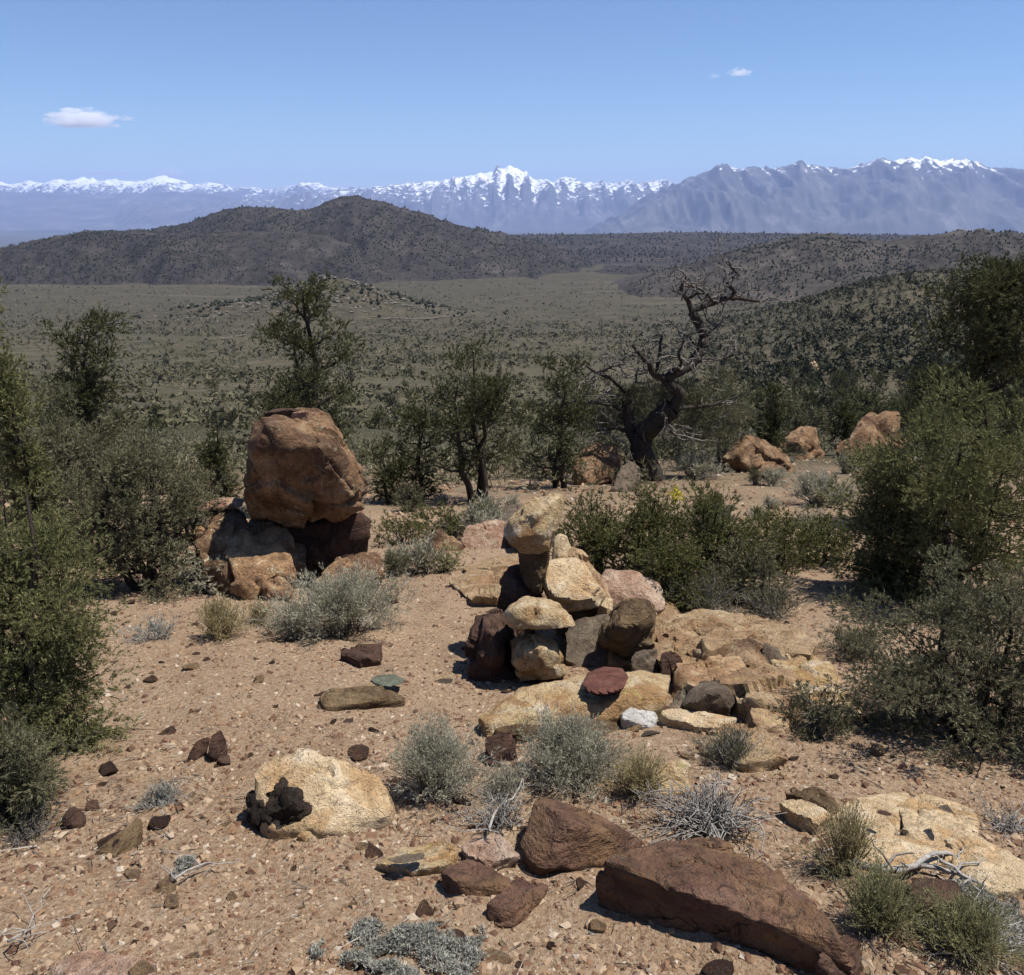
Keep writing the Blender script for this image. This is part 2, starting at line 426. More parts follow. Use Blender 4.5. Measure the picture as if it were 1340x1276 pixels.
def mat_cloud(name, dens, sc):
    m = bpy.data.materials.new(name); m.use_nodes = True; t = m.node_tree; t.nodes.clear()
    out = t.nodes.new('ShaderNodeOutputMaterial'); vol = t.nodes.new('ShaderNodeVolumePrincipled')
    vol.inputs['Color'].default_value = (0.99, 0.99, 1.0, 1); vol.inputs['Anisotropy'].default_value = 0.2
    co = t.nodes.new('ShaderNodeTexCoord'); nz = t.nodes.new('ShaderNodeTexNoise'); nz.inputs['Scale'].default_value = sc; nz.inputs['Detail'].default_value = 4
    t.links.new(co.outputs['Object'], nz.inputs['Vector'])
    ln = t.nodes.new('ShaderNodeVectorMath'); ln.operation = 'LENGTH'; t.links.new(co.outputs['Object'], ln.inputs[0])
    a = t.nodes.new('ShaderNodeMath'); a.operation = 'SUBTRACT'; a.inputs[0].default_value = 1.0; t.links.new(ln.outputs['Value'], a.inputs[1])
    b = t.nodes.new('ShaderNodeMath'); b.operation = 'SUBTRACT'; t.links.new(nz.outputs['Fac'], b.inputs[0]); b.inputs[1].default_value = 0.56
    c = t.nodes.new('ShaderNodeMath'); c.operation = 'MULTIPLY_ADD'; t.links.new(b.outputs[0], c.inputs[0]); c.inputs[1].default_value = 2.2; t.links.new(a.outputs[0], c.inputs[2])
    d = t.nodes.new('ShaderNodeMath'); d.operation = 'MULTIPLY'; d.use_clamp = False; t.links.new(c.outputs[0], d.inputs[0]); d.inputs[1].default_value = dens
    e = t.nodes.new('ShaderNodeMath'); e.operation = 'MAXIMUM'; t.links.new(d.outputs[0], e.inputs[0]); e.inputs[1].default_value = 0.0
    t.links.new(e.outputs[0], vol.inputs['Density']); t.links.new(vol.outputs[0], out.inputs['Volume'])
    return m
CV_, CF_ = ico(3)
def cloud(u, v, Y, w, h, dens, seed, label):
    c = pt(u, v, Y); k = Y / FPX
    V = CV_ * (1 + 0.18 * fbm(CV_ * 2.0, 3, seed))[:, None]
    V[:, 2] = np.where(V[:, 2] < -0.35, -0.35, V[:, 2])
    o = link('cloud', mesh_np('cloud', V, CF_, mat_cloud('cloud_vapour', dens, 2.4)), c)
    o.scale = (w * k / 2, w * k / 2 * 0.7, h * k / 2)
    return tag(o, label, 'cloud', 'clouds')
cloud(107, 159, 30000, 96, 34, 0.014, 1, 'small white flat-bottomed cloud high above the far left mountains')
cloud(166, 156, 30000, 22, 11, 0.006, 2, 'tiny white wisp just right of the flat-bottomed cloud')
cloud(968, 96, 30000, 34, 15, 0.006, 3, 'small faint white puff of cloud alone in the upper right sky')
cloud(935, 100, 30000, 18, 10, 0.003, 4, 'very faint wisp left of the upper right cloud puff')
cloud(222, 229, 66000, 52, 24, 0.0022, 5, 'white cloud resting on the far left snowy skyline')
cloud(135, 227, 66000, 120, 9, 0.0011, 6, 'thin long cloud streak over the far left snowy skyline')
# ------------------------------------------------------------------ rock materials
def mat_rock(name, cols, stain, stain_amt=0.5, speck=(0.08, 0.06, 0.05), scale=4.0, lichen=None, strata=0.0, rough=0.9, crack=0.5):
    k = NT(name); co = k.coord('Object'); info = k.n('ObjectInfo')
    off = k.n('VectorMath', operation='ADD'); k.l(co, off.inputs[0])
    sc_ = k.n('VectorMath', operation='SCALE'); k.l(info.outputs['Location'], sc_.inputs[0]); sc_.inputs['Scale'].default_value = 3.7
    k.l(sc_.outputs[0], off.inputs[1]); co = off.outputs[0]
    n1 = k.noise(co, scale, 6, 0.62, 0.4)
    col = k.ramp(n1, [(0.28, cols[0]), (0.50, cols[1]), (0.72, cols[2])])
    n2 = k.noise(co, scale * 0.6, 5, 0.65, 0.8)
    col = k.mix(k.ramp(n2, [(0.47, (0, 0, 0)), (0.58, (min(1, stain_amt * 1.35),) * 3)]), col, stain)
    n4 = k.noise(co, scale * 2.7, 6, 0.75, 1.0)
    col = k.mix(k.ramp(n4, [(0.55, (0, 0, 0)), (0.62, (0.72, 0.72, 0.72))]), col, tuple(c * 0.45 for c in cols[0]))
    n3 = k.noise(co, scale * 11, 4, 0.7)
    col = k.mix(k.ramp(n3, [(0.56, (0, 0, 0)), (0.70, (0.7, 0.7, 0.7))]), col, speck)
    col = k.mix(k.ramp(n3, [(0.26, (0.45, 0.45, 0.45)), (0.40, (0, 0, 0))]), col, tuple(min(0.75, c * 1.5) for c in cols[2]))
    if lichen:
        v = k.noise(co, scale * 2.2, 3, 0.8, 1.2)
        col = k.mix(k.ramp(v, [(0.60, (0, 0, 0)), (0.66, (0.8, 0.8, 0.8))]), col, lichen)
    sp = k.vor(co, scale * 9); sm = k.noise(co, scale * 1.3, 3, 0.6)
    spots = k.math('MULTIPLY', k.ramp(sp, [(0.16, (1, 1, 1)), (0.26, (0, 0, 0))]), k.ramp(sm, [(0.46, (0, 0, 0)), (0.58, (0.85, 0.85, 0.85))]))
    col = k.mix(spots, col, (0.10, 0.095, 0.075))
    h = k.math('ADD', k.math('MULTIPLY', n1, 1.0), k.math('ADD', k.math('MULTIPLY', n3, 0.35), k.math('MULTIPLY', n4, 0.7)))
    if strata:
        mp = k.n('Mapping'); mp.inputs['Scale'].default_value = (1, 1, 7); mp.inputs['Rotation'].default_value = (0.35, 0.3, 0); k.l(co, mp.inputs[0])
        s = k.noise(mp.outputs[0], scale * 1.6, 5, 0.6)
        h = k.math('ADD', h, k.math('MULTIPLY', s, strata * 1.6))
        col = k.mix(k.ramp(s, [(0.36, (0.5 * strata,) * 3), (0.5, (0, 0, 0))]), col, tuple(c * 0.5 for c in cols[0]))
    cr = k.vor(k.mix(0.25, co, k.n('TexNoise').outputs['Color'], 'ADD'), scale * 0.9, 'DISTANCE_TO_EDGE')
    crk = k.ramp(cr, [(0.0, (0, 0, 0)), (0.03, (1, 1, 1))])
    h = k.math('ADD', h, k.math('MULTIPLY', crk, crack * 0.12))
    return k.done(k.bsdf(col, rough, h, 1.0, 0.3 / scale, 0.18))

M_TAN = mat_rock('tan_granite', [(0.309, 0.183, 0.095), (0.444, 0.304, 0.177), (0.568, 0.439, 0.289)], (0.278, 0.141, 0.065), 0.55, scale=5, lichen=(0.371, 0.314, 0.129))
M_YEL = mat_rock('yellow_granite', [(0.361, 0.230, 0.109), (0.475, 0.354, 0.203), (0.569, 0.481, 0.367)], (0.304, 0.166, 0.066), 0.6, scale=6, lichen=(0.399, 0.354, 0.122))
M_PALE = mat_rock('pale_cream_granite', [(0.464, 0.324, 0.182), (0.585, 0.452, 0.281), (0.686, 0.569, 0.412)], (0.443, 0.264, 0.121), 0.5, scale=7, crack=0.8)
M_ORANGE = mat_rock('orange_brown_granite', [(0.133, 0.067, 0.036), (0.258, 0.153, 0.082), (0.389, 0.278, 0.170)], (0.091, 0.050, 0.030), 0.65, scale=3.2, speck=(0.066, 0.043, 0.031), lichen=(0.348, 0.290, 0.197))
M_BASE = mat_rock('orange_tan_base_rock', [(0.200, 0.104, 0.056), (0.387, 0.237, 0.127), (0.584, 0.431, 0.264)], (0.137, 0.078, 0.046), 0.65, scale=3.2, speck=(0.099, 0.067, 0.048), lichen=(0.522, 0.449, 0.305))
M_PINK = mat_rock('pinkish_granite', [(0.331, 0.192, 0.129), (0.430, 0.299, 0.216), (0.531, 0.421, 0.327)], (0.220, 0.106, 0.062), 0.5, scale=5)
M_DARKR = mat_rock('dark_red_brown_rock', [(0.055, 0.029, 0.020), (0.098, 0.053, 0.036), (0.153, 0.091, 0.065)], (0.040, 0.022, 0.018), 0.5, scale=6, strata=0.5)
M_RED = mat_rock('rust_red_slab_rock', [(0.079, 0.041, 0.027), (0.136, 0.073, 0.049), (0.204, 0.121, 0.081)], (0.213, 0.125, 0.064), 0.55, speck=(0.045, 0.027, 0.022), scale=3.6, strata=0.35, rough=0.8)
M_REDF = mat_rock('dark_red_flat_rock', [(0.106, 0.040, 0.030), (0.149, 0.059, 0.044), (0.191, 0.092, 0.066)], (0.079, 0.030, 0.023), 0.4, scale=14)
M_HOLLOW_SHADE = mat_rock('hollow_shade_rock', [(0.015, 0.011, 0.008), (0.030, 0.021, 0.015), (0.056, 0.038, 0.026)], (0.013, 0.009, 0.007), 0.5, scale=13, crack=1.0)  # near-black colour that paints the shade inside the yellow boulder's hollow
M_GREY = mat_rock('grey_brown_rock', [(0.106, 0.076, 0.055), (0.153, 0.117, 0.084), (0.218, 0.171, 0.123)], (0.073, 0.051, 0.036), 0.5, scale=7, lichen=(0.174, 0.174, 0.131))
M_WHITE = mat_rock('white_quartz', [(0.396, 0.372, 0.348), (0.491, 0.475, 0.451), (0.586, 0.570, 0.546)], (0.348, 0.317, 0.277), 0.4, speck=(0.238, 0.214, 0.190), scale=12)
M_GREENL = mat_rock('green_lichen_stone', [(0.086, 0.099, 0.073), (0.132, 0.149, 0.106), (0.178, 0.191, 0.145)], (0.099, 0.079, 0.056), 0.4, scale=12)
M_STRAT = mat_rock('banded_brown_stone', [(0.112, 0.069, 0.034), (0.185, 0.122, 0.065), (0.264, 0.191, 0.109)], (0.079, 0.050, 0.026), 0.5, scale=6, strata=1.0)
M_BED = mat_rock('tan_bedrock', [(0.297, 0.191, 0.103), (0.385, 0.271, 0.158), (0.467, 0.356, 0.229)], (0.279, 0.162, 0.083), 0.6, scale=4, lichen=(0.353, 0.268, 0.108), crack=1.0)

# ------------------------------------------------------------------ rock shapes
def hull_planes(pts):
    bm = bmesh.new()
    for p in pts: bm.verts.new(p)
    bmesh.ops.remove_doubles(bm, verts=bm.verts, dist=1e-5)
    bmesh.ops.convex_hull(bm, input=bm.verts)
    bm.normal_update()
    ns, hs = [], []
    for f in bm.faces:
        n = np.array(f.normal); h = float(np.dot(n, np.array(f.verts[0].co)))
        if f.calc_area() < 1e-7: continue
        if h < 0: n, h = -n, -h
        if any(np.dot(n, m) > 0.995 for m in ns): continue
        ns.append(n); hs.append(max(h, 0.02))
    bm.free()
    return np.array(ns), np.array(hs)

def chisel(w, ncell, seed, amp, tilt=1.6):
    """broken faces: every cell of a random division gets its own height and slope; also returns the gap to the cell border"""
    r = rng(seed + 900); lo, hi = w.min(0), w.max(0)
    c = r.uniform(lo, hi, (ncell, 3)); cell = float(np.cbrt(np.prod(hi - lo) / ncell))
    d2 = ((w[:, None, :] - c[None]) ** 2 * np.array([1, 1, 1.6])).sum(2)
    ix = np.argpartition(d2, 1, axis=1)[:, :2]
    dd = np.sqrt(np.take_along_axis(d2, ix, 1)); o = np.argsort(dd, 1); ix = np.take_along_axis(ix, o, 1); dd = np.take_along_axis(dd, o, 1)
    k = ix[:, 0]
    off = r.uniform(-1, 1, ncell) * amp; sl = r.normal(size=(ncell, 3)) * amp * tilt / cell * .5
    return off[k] + ((w - c[k]) * sl[k]).sum(1), (dd[:, 1] - dd[:, 0]) / cell, r.random((ncell, ncell))[ix[:, 0], ix[:, 1]]

def rock_verts(pts, sub=5, p=90, chips=8, amp=0.05, freq=2.2, fine=0.02, crack=0.02, seed=0, strata=0.0, cut=1.0):
    """a broken polytope through the given points; returns world-space verts and faces"""
    pts = np.asarray(pts, float)
    lo, hi = pts.min(0), pts.max(0)
    c = (lo + hi) / 2; s = np.maximum((hi - lo) / 2, 1e-3)
    if s.min() / s.max() < .3: p = min(p, 45 if sub >= 6 else 10)       # thin slabs: edges worn over several faces
    ns, hs = hull_planes((pts - c) / s)
    r_ = rng(seed + 5000)
    un = (pts - c) / s
    for _ in range(chips):                        # knock flat chips off edges and corners
        n = r_.normal(size=3); n /= np.linalg.norm(n)
        ns = np.concatenate([ns, n[None]]); hs = np.append(hs, (un @ n).max() * r_.uniform(.76, .95))
    D, F = ico(sub)
    size = float(np.cbrt(s[0] * s[1] * s[2])) * 2
    dsz = min(size, 3.2 * float(s.min()))
    q = np.maximum(D @ ns.T, 0) / hs
    m = q.max(1)[:, None]
    r = 1.0 / (m[:, 0] * ((q / m) ** p).sum(1) ** (1.0 / p))
    V = D * r[:, None] * s
    N = D / s; N /= np.linalg.norm(N, axis=1)[:, None]
    w = (V + c) / size
    wj = w + .05 * np.stack([fbm(w * 4 + 3, 3, seed + 1), fbm(w * 4 + 7, 3, seed + 2), fbm(w * 4 + 13, 3, seed + 3)], 1)
    d1, g1, e1 = chisel(wj, 12, seed, amp * .75 * cut)
    d2, g2, e2 = chisel(wj, 90, seed + 31, amp * .34 * cut)
    d = d1 + d2 + amp * .25 * fbm(w * freq + seed * 3.1, 3, seed) + fine * .9 * fbm(w * freq * 6 + seed, 4, seed + 50)
    d = d - crack * 1.6 * np.clip(1 - g1 / .10, 0, 1) * (e1 < .45) - crack * .6 * np.clip(1 - g2 / .14, 0, 1) * (e2 < .3)
    if strata:
        ax = np.array([0.25, -0.35, 0.9]); ax /= np.linalg.norm(ax)
        b = (w @ ax) * 9 + 0.7 * fbm(w * 3, 3, seed + 5)
        d = d + strata * (np.abs((b % 1.0) - 0.5) - 0.25) * 2 * (0.6 + 0.4 * vnoise(w * 4, seed + 8))
    for _ in range(1):                            # take the mesh's own stair-steps out of the break lines
        acc = np.zeros(len(d)); np.add.at(acc, F.ravel(), np.repeat(d[F].sum(1), 3)); cnt = np.bincount(F.ravel(), minlength=len(d)) * 3
        d = .45 * d + .55 * acc / cnt
    V = V + N * (d * dsz)[:, None] + c
    return V, F

def rock_obj(name, label, cat, mat, pts, foot=0.0, group=None, shrink=0.93, **kw):
    """pts: world points; foot > 0 also carries the body down into the ground under its own outline"""
    pts = np.asarray(pts, float)
    if foot:
        c = pts.mean(0)
        q = c + (pts - c) * shrink
        q[:, 2] = ground_z(q[:, 0], q[:, 1]) - foot
        pts = np.concatenate([pts, q])
    ext = np.ptp(pts, 0); ap = float(np.linalg.norm(ext)) / max(2.5, float(np.linalg.norm(pts.mean(0)))) * FPX
    kw['sub'] = 6 if ap > 330 or name == 'balanced_boulder' else 5 if ap > 85 else 4 if ap > 30 else 3; kw['sub'] = min(5, kw['sub'] + 1) if ext.min() / ext.max() < .3 and kw['sub'] < 5 else kw['sub']; kw['p'] = kw.get('p', 14) * 7; V, F = rock_verts(pts, **kw)
    org = np.array([V[:, 0].mean(), V[:, 1].mean(), V[:, 2].min()])
    me = mesh_np(name, V - org, F, mat, True); me.set_sharp_from_angle(angle=math.radians(38))
    o = link(name, me, org)
    return tag(o, label, cat, group)

def px(Y, *uvd):
    """photo points at Y + d metres ahead"""
    return [pt(u, v, Y + d) for (u, v, d) in uvd]

def gpx(*uvd):
    """the same for a rock whose lowest point in the photo touches the ground"""
    u, v, d = max(uvd, key=lambda a: a[1])
    return px(float(hit(u, v)[1]) - d, *uvd)

def side(*uvv):
    """the front edge of a slab: top pixel and foot pixel of each point"""
    out = []
    for u, vt, vb in uvv:
        Y = float(hit(u, vb)[1]); out += [pt(u, vt, Y), pt(u, vb, Y)]
    return out

def top(h, *uv):
    """photo points lying h metres above the ground"""
    return [hit(u, v, h) for u, v in uv]

# ---- the great balanced boulder and the rocks it stands on
YB = 7.3
rock_obj('balanced_boulder', 'great brown boulder balanced on cracked orange base rocks', 'boulder', M_ORANGE,
    px(YB, (322, 600, .15), (318, 650, .2), (330, 676, .25), (326, 570, .3), (345, 546, .6), (400, 544, .65), (430, 550, .5), (348, 560, -.1), (400, 566, -.12), (428, 570, .0), (442, 570, .35), (464, 603, .35), (481, 640, .3), (472, 664, .25), (440, 676, .25), (400, 680, .3), (350, 677, .25),
       (336, 590, -.14), (400, 590, -.2), (432, 600, -.05), (345, 640, .0), (430, 650, -.02), (455, 640, .1), (350, 555, 1.0), (420, 555, 1.0), (465, 620, 1.0), (340, 665, 1.0), (455, 670, 1.0)),
    sub=6, p=24, amp=.045, freq=2.3, fine=.03, crack=.05, seed=3, chips=4)
rock_obj('flat_stone', 'thin dark flat stone lying on top of the balanced boulder', 'stone', M_DARKR,
    px(YB + .35, (344, 541, 0), (384, 535, 0), (394, 537, .1), (350, 552, .05), (396, 552, 0), (360, 535, .25), (390, 535, .25), (352, 545, .25)), sub=3, p=12, seed=4)
rock_obj('flat_stone', 'small pale flat stone beside the dark one on the balanced boulder', 'stone', M_PINK,
    px(YB + .28, (381, 540, 0), (402, 538, 0), (404, 553, 0), (380, 554, 0), (385, 538, .15), (402, 538, .15), (402, 549, .15)), sub=3, p=12, seed=5)
rock_obj('base_rock', 'cracked orange rock under the left side of the balanced boulder', 'rock', M_BASE,
    px(YB - .35, (300, 672, .75), (345, 668, .85), (372, 682, .6), (388, 706, .35), (386, 728, .15), (356, 742, .0), (330, 752, -.05), (318, 770, -.12), (306, 740, .1), (300, 700, .45), (345, 672, 1.4), (380, 700, 1.3)),
    foot=.15, sub=6, p=18, amp=.06, freq=2.6, fine=.03, crack=.05, seed=6)
rock_obj('base_rock', 'pale orange sunlit slab spreading left from the boulder base', 'rock', M_BASE,
    px(YB - .2, (254, 712, .1), (250, 696, .25), (262, 682, .45), (300, 668, .65), (320, 680, .6), (328, 712, .25), (322, 745, -.05), (300, 752, -.1), (262, 738, -.02), (300, 676, 1.1), (260, 690, .9)),
    foot=.15, sub=5, p=18, amp=.06, freq=2.6, fine=.03, crack=.045, seed=106)
rock_obj('base_rock', 'wedge-shaped rock, coloured dark as the shaded gap, holding up the right side of the balanced boulder', 'rock', M_DARKR,  # darker rock colour paints in the shade below the boulder's overhang
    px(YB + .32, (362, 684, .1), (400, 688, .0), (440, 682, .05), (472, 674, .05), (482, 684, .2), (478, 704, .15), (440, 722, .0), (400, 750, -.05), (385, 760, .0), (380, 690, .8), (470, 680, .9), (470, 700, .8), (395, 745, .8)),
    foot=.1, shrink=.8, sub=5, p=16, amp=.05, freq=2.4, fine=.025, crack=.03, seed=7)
rock_obj('leaning_slab', 'orange slab leaning against the right foot of the boulder base', 'rock', M_BASE,
    px(YB - .45, (396, 766, 0), (402, 756, .15), (440, 732, .35), (470, 718, .5), (498, 722, .5), (500, 742, .35), (470, 752, .15), (420, 772, -.02), (440, 740, .6), (495, 730, .8)),
    foot=.08, sub=5, p=14, amp=.06, fine=.03, seed=8)
rock_obj('low_rock', 'small lichen-spotted lump at the front foot of the boulder base', 'rock', M_BASE,
    px(YB - .55, (336, 770, .05), (345, 758, .2), (375, 755, .25), (388, 768, .15), (384, 782, 0), (350, 784, 0), (380, 760, .4)), foot=.06, sub=4, amp=.07, fine=.04, seed=9)
rock_obj('thin_ledge_rock', 'thin pale ledge sticking out left of the boulder base', 'rock', M_PINK,
    px(YB + .3, (252, 668, 0), (270, 657, .1), (300, 649, .2), (322, 652, .3), (322, 664, .1), (285, 662, 0), (262, 672, 0), (290, 652, .5), (320, 655, .6)), foot=.0, sub=4, amp=.05, seed=10)
rock_obj('ledge_rock', 'grey rough ledge rock left of the boulder base beneath the thin ledge', 'rock', M_GREY,
    px(YB + .25, (248, 684, 0), (268, 670, .1), (300, 664, .2), (318, 672, .2), (300, 690, -.1), (256, 700, -.1), (300, 668, .7), (260, 676, .6)), foot=.15, sub=4, amp=.07, seed=11)

# ---- the cairn
rock_obj('base_slab', 'broad yellow slab of bedrock that carries the stone stack', 'rock', M_YEL,
    [*top(.06, (610, 950), (640, 925), (612, 958)), *top(.16, (690, 895), (770, 880), (840, 885)), *top(.13, (876, 897), (872, 915)), *px(3.98, (680, 962, 0), (770, 940, .12), (840, 925, .3)), *top(.1, (880, 880))],
    foot=.12, sub=5, p=14, amp=.035, freq=2.6, fine=.025, crack=.03, seed=12, chips=2, cut=.5)
rock_obj('slab_ledge', 'low brown crumbling ledge at the front of the yellow slab', 'rock', M_STRAT,
    [*top(.05, (625, 958), (700, 940), (760, 938), (830, 935)), *top(.02, (640, 968), (700, 965), (770, 962), (810, 955))], foot=.1, sub=4, amp=.07, fine=.05, seed=13, strata=.03)
YC = 4.62
rock_obj('flat_stone', 'low flat tan stone at the very bottom of the stone stack', 'stone', M_YEL,
    px(YC, (673, 880, 0), (690, 874, -.05), (735, 869, -.05), (743, 878, .02), (740, 886, -.02), (705, 889, -.06), (676, 893, -.02), (680, 874, .3), (735, 870, .3), (735, 884, .3)), sub=5, p=12, amp=.04, seed=14)
rock_obj('stacked_stone', 'rounded yellow-brown stone in the middle of the stack below the cap', 'stone', M_YEL,
    px(YC, (664, 850, .06), (666, 838, .1), (680, 828, .1), (706, 829, .1), (730, 845, .08), (742, 864, .05), (738, 872, .0), (705, 876, -.1), (670, 881, -.03), (676, 850, -.1), (715, 852, -.12), (670, 838, .35), (715, 832, .38), (738, 866, .35), (672, 875, .35)), sub=5, p=10, amp=.045, seed=15)
rock_obj('cap_stone', 'smooth pale loaf-shaped stone capping the low stack', 'stone', M_YEL,
    px(YC - .03, (660, 806, .06), (664, 794, .12), (685, 783, .2), (708, 781, .2), (730, 788, .18), (748, 806, .1), (753, 820, .05), (735, 822, -.02), (700, 822, -.08), (668, 821, -.02), (680, 800, -.06), (715, 802, -.06), (680, 786, .4), (730, 790, .4), (748, 815, .36), (665, 815, .36)), sub=5, p=9, amp=.04, seed=16)
rock_obj('dark_chunk', 'dark brown broken chunk left of the stone stack in deep shade', 'rock', M_DARKR,
    px(YC + .1, (612, 868, .0), (618, 830, .1), (625, 806, .2), (655, 800, .25), (672, 822, .2), (672, 880, .0), (645, 890, -.05), (622, 882, -.05), (640, 840, -.12), (630, 815, .5), (665, 810, .5), (665, 870, .5)), foot=.12, sub=5, p=16, amp=.09, fine=.05, seed=17)
rock_obj('dark_chunk', 'purplish brown chunk wedged behind the dark chunk left of the stack', 'rock', M_DARKR,
    px(YC + .3, (628, 818, 0), (640, 802, .1), (668, 800, .1), (676, 840, 0), (640, 840, -.05), (650, 806, .4), (672, 830, .4)), foot=.1, sub=4, amp=.08, seed=18)
rock_obj('dark_red_rock', 'reddish dark rock under the left foot of the standing stone', 'rock', M_DARKR,
    px(5.35, (645, 775, .0), (660, 748, .1), (688, 738, .2), (705, 760, .1), (702, 795, .0), (672, 800, -.05), (648, 795, -.02), (675, 770, -.12), (680, 745, .5), (700, 780, .5)), foot=.1, shrink=.85, sub=4, amp=.08, fine=.04, seed=19)
rock_obj('pedestal_stone', 'brown upright stone carrying the pointed head stone', 'stone', M_STRAT,
    px(5.32, (676, 706, .05), (692, 704, -.03), (720, 708, .02), (716, 735, .05), (712, 778, .05), (694, 780, -.01), (684, 765, .02), (680, 735, .05), (698, 738, -.05), (688, 708, .26), (716, 710, .26), (710, 772, .26), (690, 768, .26)), sub=5, p=14, amp=.05, seed=20, chips=3)
rock_obj('head_stone', 'pointed pale-topped stone crowning the tall pillar of stones', 'stone', M_YEL,
    px(5.28, (661, 700, .06), (663, 682, .1), (680, 664, .15), (704, 648, .18), (726, 641, .18), (741, 643, .18), (738, 668, .14), (728, 698, .06), (720, 722, .02), (706, 728, -.02), (682, 724, .03), (680, 704, -.08), (712, 700, -.07), (704, 674, -.03), (738, 650, .32), (704, 656, .36), (670, 694, .34), (716, 715, .30)), sub=6, p=16, amp=.035, freq=2.6, fine=.03, seed=21, chips=3)
rock_obj('pale_stone', 'small pale stone peeking out behind the pointed head stone', 'stone', M_PALE,
    px(5.75, (722, 740, 0), (724, 700, .05), (734, 689, .1), (744, 696, .1), (748, 730, 0), (735, 742, -.05), (730, 700, .3), (745, 735, .3)), foot=.1, shrink=.8, sub=5, p=12, amp=.06, seed=22)
rock_obj('pale_block', 'large cream-coloured block right of the standing pillar', 'rock', M_PALE,
    px(5.3, (708, 752, .05), (714, 734, .2), (730, 728, .25), (752, 724, .28), (768, 744, .2), (790, 772, .08), (792, 780, .05), (760, 784, -.04), (725, 776, -.04), (716, 795, .1), (745, 800, .05), (780, 796, .1), (720, 740, .6), (760, 735, .6), (788, 778, .5), (720, 790, .5)), sub=5, p=18, amp=.04, fine=.02, crack=.03, seed=23)
rock_obj('pale_block', 'sloping tan rock behind the cream block', 'rock', M_TAN,
    px(5.75, (735, 735, 0), (750, 716, .1), (765, 728, .1), (785, 752, .05), (795, 775, 0), (760, 770, -.05), (755, 720, .4), (785, 755, .4)), foot=.1, shrink=.85, sub=4, amp=.06, seed=24)
rock_obj('pink_rock', 'pinkish long rock behind the cairn at the edge of the green brush', 'rock', M_PINK,
    px(6.0, (782, 762, .05), (796, 748, .2), (830, 748, .2), (852, 756, .2), (872, 780, .1), (870, 788, 0), (830, 786, -.06), (795, 778, -.06), (800, 752, .6), (850, 758, .6)), foot=.12, sub=5, p=16, amp=.06, fine=.035, seed=25)
rock_obj('round_stone', 'rounded brown banded stone propped on small stones right of the stack', 'stone', M_STRAT,
    px(4.95, (784, 838, .05), (790, 812, .05), (806, 790, .1), (830, 780, .15), (850, 782, .15), (858, 800, .12), (861, 820, .1), (850, 845, .02), (820, 858, -.03), (795, 855, 0), (815, 820, -.16), (840, 810, -.12), (820, 790, .4), (850, 800, .4), (830, 850, .36), (795, 840, .36)), sub=5, p=9, amp=.05, freq=2.4, fine=.02, strata=.028, seed=26)
rock_obj('back_slab', 'flat grey-brown slab standing behind the red flat stone', 'rock', M_GREY,
    px(5.0, (742, 870, 0), (742, 815, .25), (765, 800, .35), (800, 805, .3), (808, 840, .15), (800, 872, .0), (770, 872, -.02), (770, 808, .6), (800, 812, .6)), foot=.1, sub=4, amp=.05, seed=27)
rock_obj('prop_stone', 'brown stone wedged under the rounded banded stone', 'stone', M_GREY,
    px(4.8, (826, 862, 0), (832, 852, .1), (858, 850, .12), (866, 866, .05), (862, 886, 0), (836, 880, -.03), (840, 855, .3), (862, 870, .3)), foot=.06, sub=4, amp=.06, seed=28)
rock_obj('prop_stone', 'upright brown stone at the right end of the yellow slab', 'stone', M_DARKR,
    px(4.65, (864, 880, .0), (866, 856, .1), (890, 852, .12), (894, 866, .1), (888, 895, .02), (876, 908, 0), (880, 856, .3), (890, 880, .3)), foot=.06, sub=4, amp=.06, seed=29)
rock_obj('red_flat_stone', 'dark red oval flat stone lying on the yellow slab', 'stone', M_REDF,
    [*top(.20, (762, 894), (768, 880), (790, 872), (815, 874), (823, 886), (815, 902), (790, 909), (770, 905)), *top(.13, (765, 898), (790, 876), (818, 884), (812, 905), (775, 910))], sub=5, p=10, amp=.02, cut=.3, chips=3, seed=30)
rock_obj('pale_slab', 'small pale chip between the yellow slab and the tan bedrock behind', 'stone', M_PALE,
    px(5.6, (780, 790, 0), (786, 776, .1), (804, 780, .1), (806, 800, 0), (788, 806, 0), (795, 782, .3)), foot=.05, sub=3, amp=.06, seed=31)

# ---- stones around the cairn
rock_obj('white_stone', 'bright white quartz stone in front of the yellow slab', 'stone', M_WHITE,
    gpx((809, 938, .04), (812, 928, .08), (828, 924, .12), (850, 928, .14), (862, 942, .1), (858, 952, .03), (832, 946, -.01), (815, 940, -.01), (850, 932, .2), (825, 927, .22)), foot=.02, sub=5, p=10, amp=.05, seed=32)
rock_obj('grey_boulder', 'squat grey-brown boulder right of the yellow slab', 'boulder', M_GREY,
    gpx((892, 925, .05), (900, 905, .15), (920, 893, .2), (958, 892, .25), (972, 905, .2), (972, 925, .1), (965, 938, .03), (930, 933, -.03), (900, 930, -.02), (930, 910, -.08), (920, 896, .45), (965, 900, .45)), foot=.03, shrink=.8, sub=5, p=14, amp=.05, seed=33)
rock_obj('flat_stone', 'pale thin slab beneath the grey-brown boulder', 'stone', M_PALE,
    [*top(.07, (862, 930), (890, 922), (930, 934), (965, 938)), *top(.05, (872, 940), (910, 948), (955, 950))], foot=.05, sub=4, amp=.05, seed=34)
rock_obj('grey_stone', 'grey stone leaning at the left of the grey-brown boulder', 'stone', M_GREY,
    gpx((872, 925, 0), (885, 905, .1), (900, 900, .15), (905, 920, .05), (890, 930, -.02), (895, 904, .3)), foot=.05, sub=3, amp=.06, seed=35)
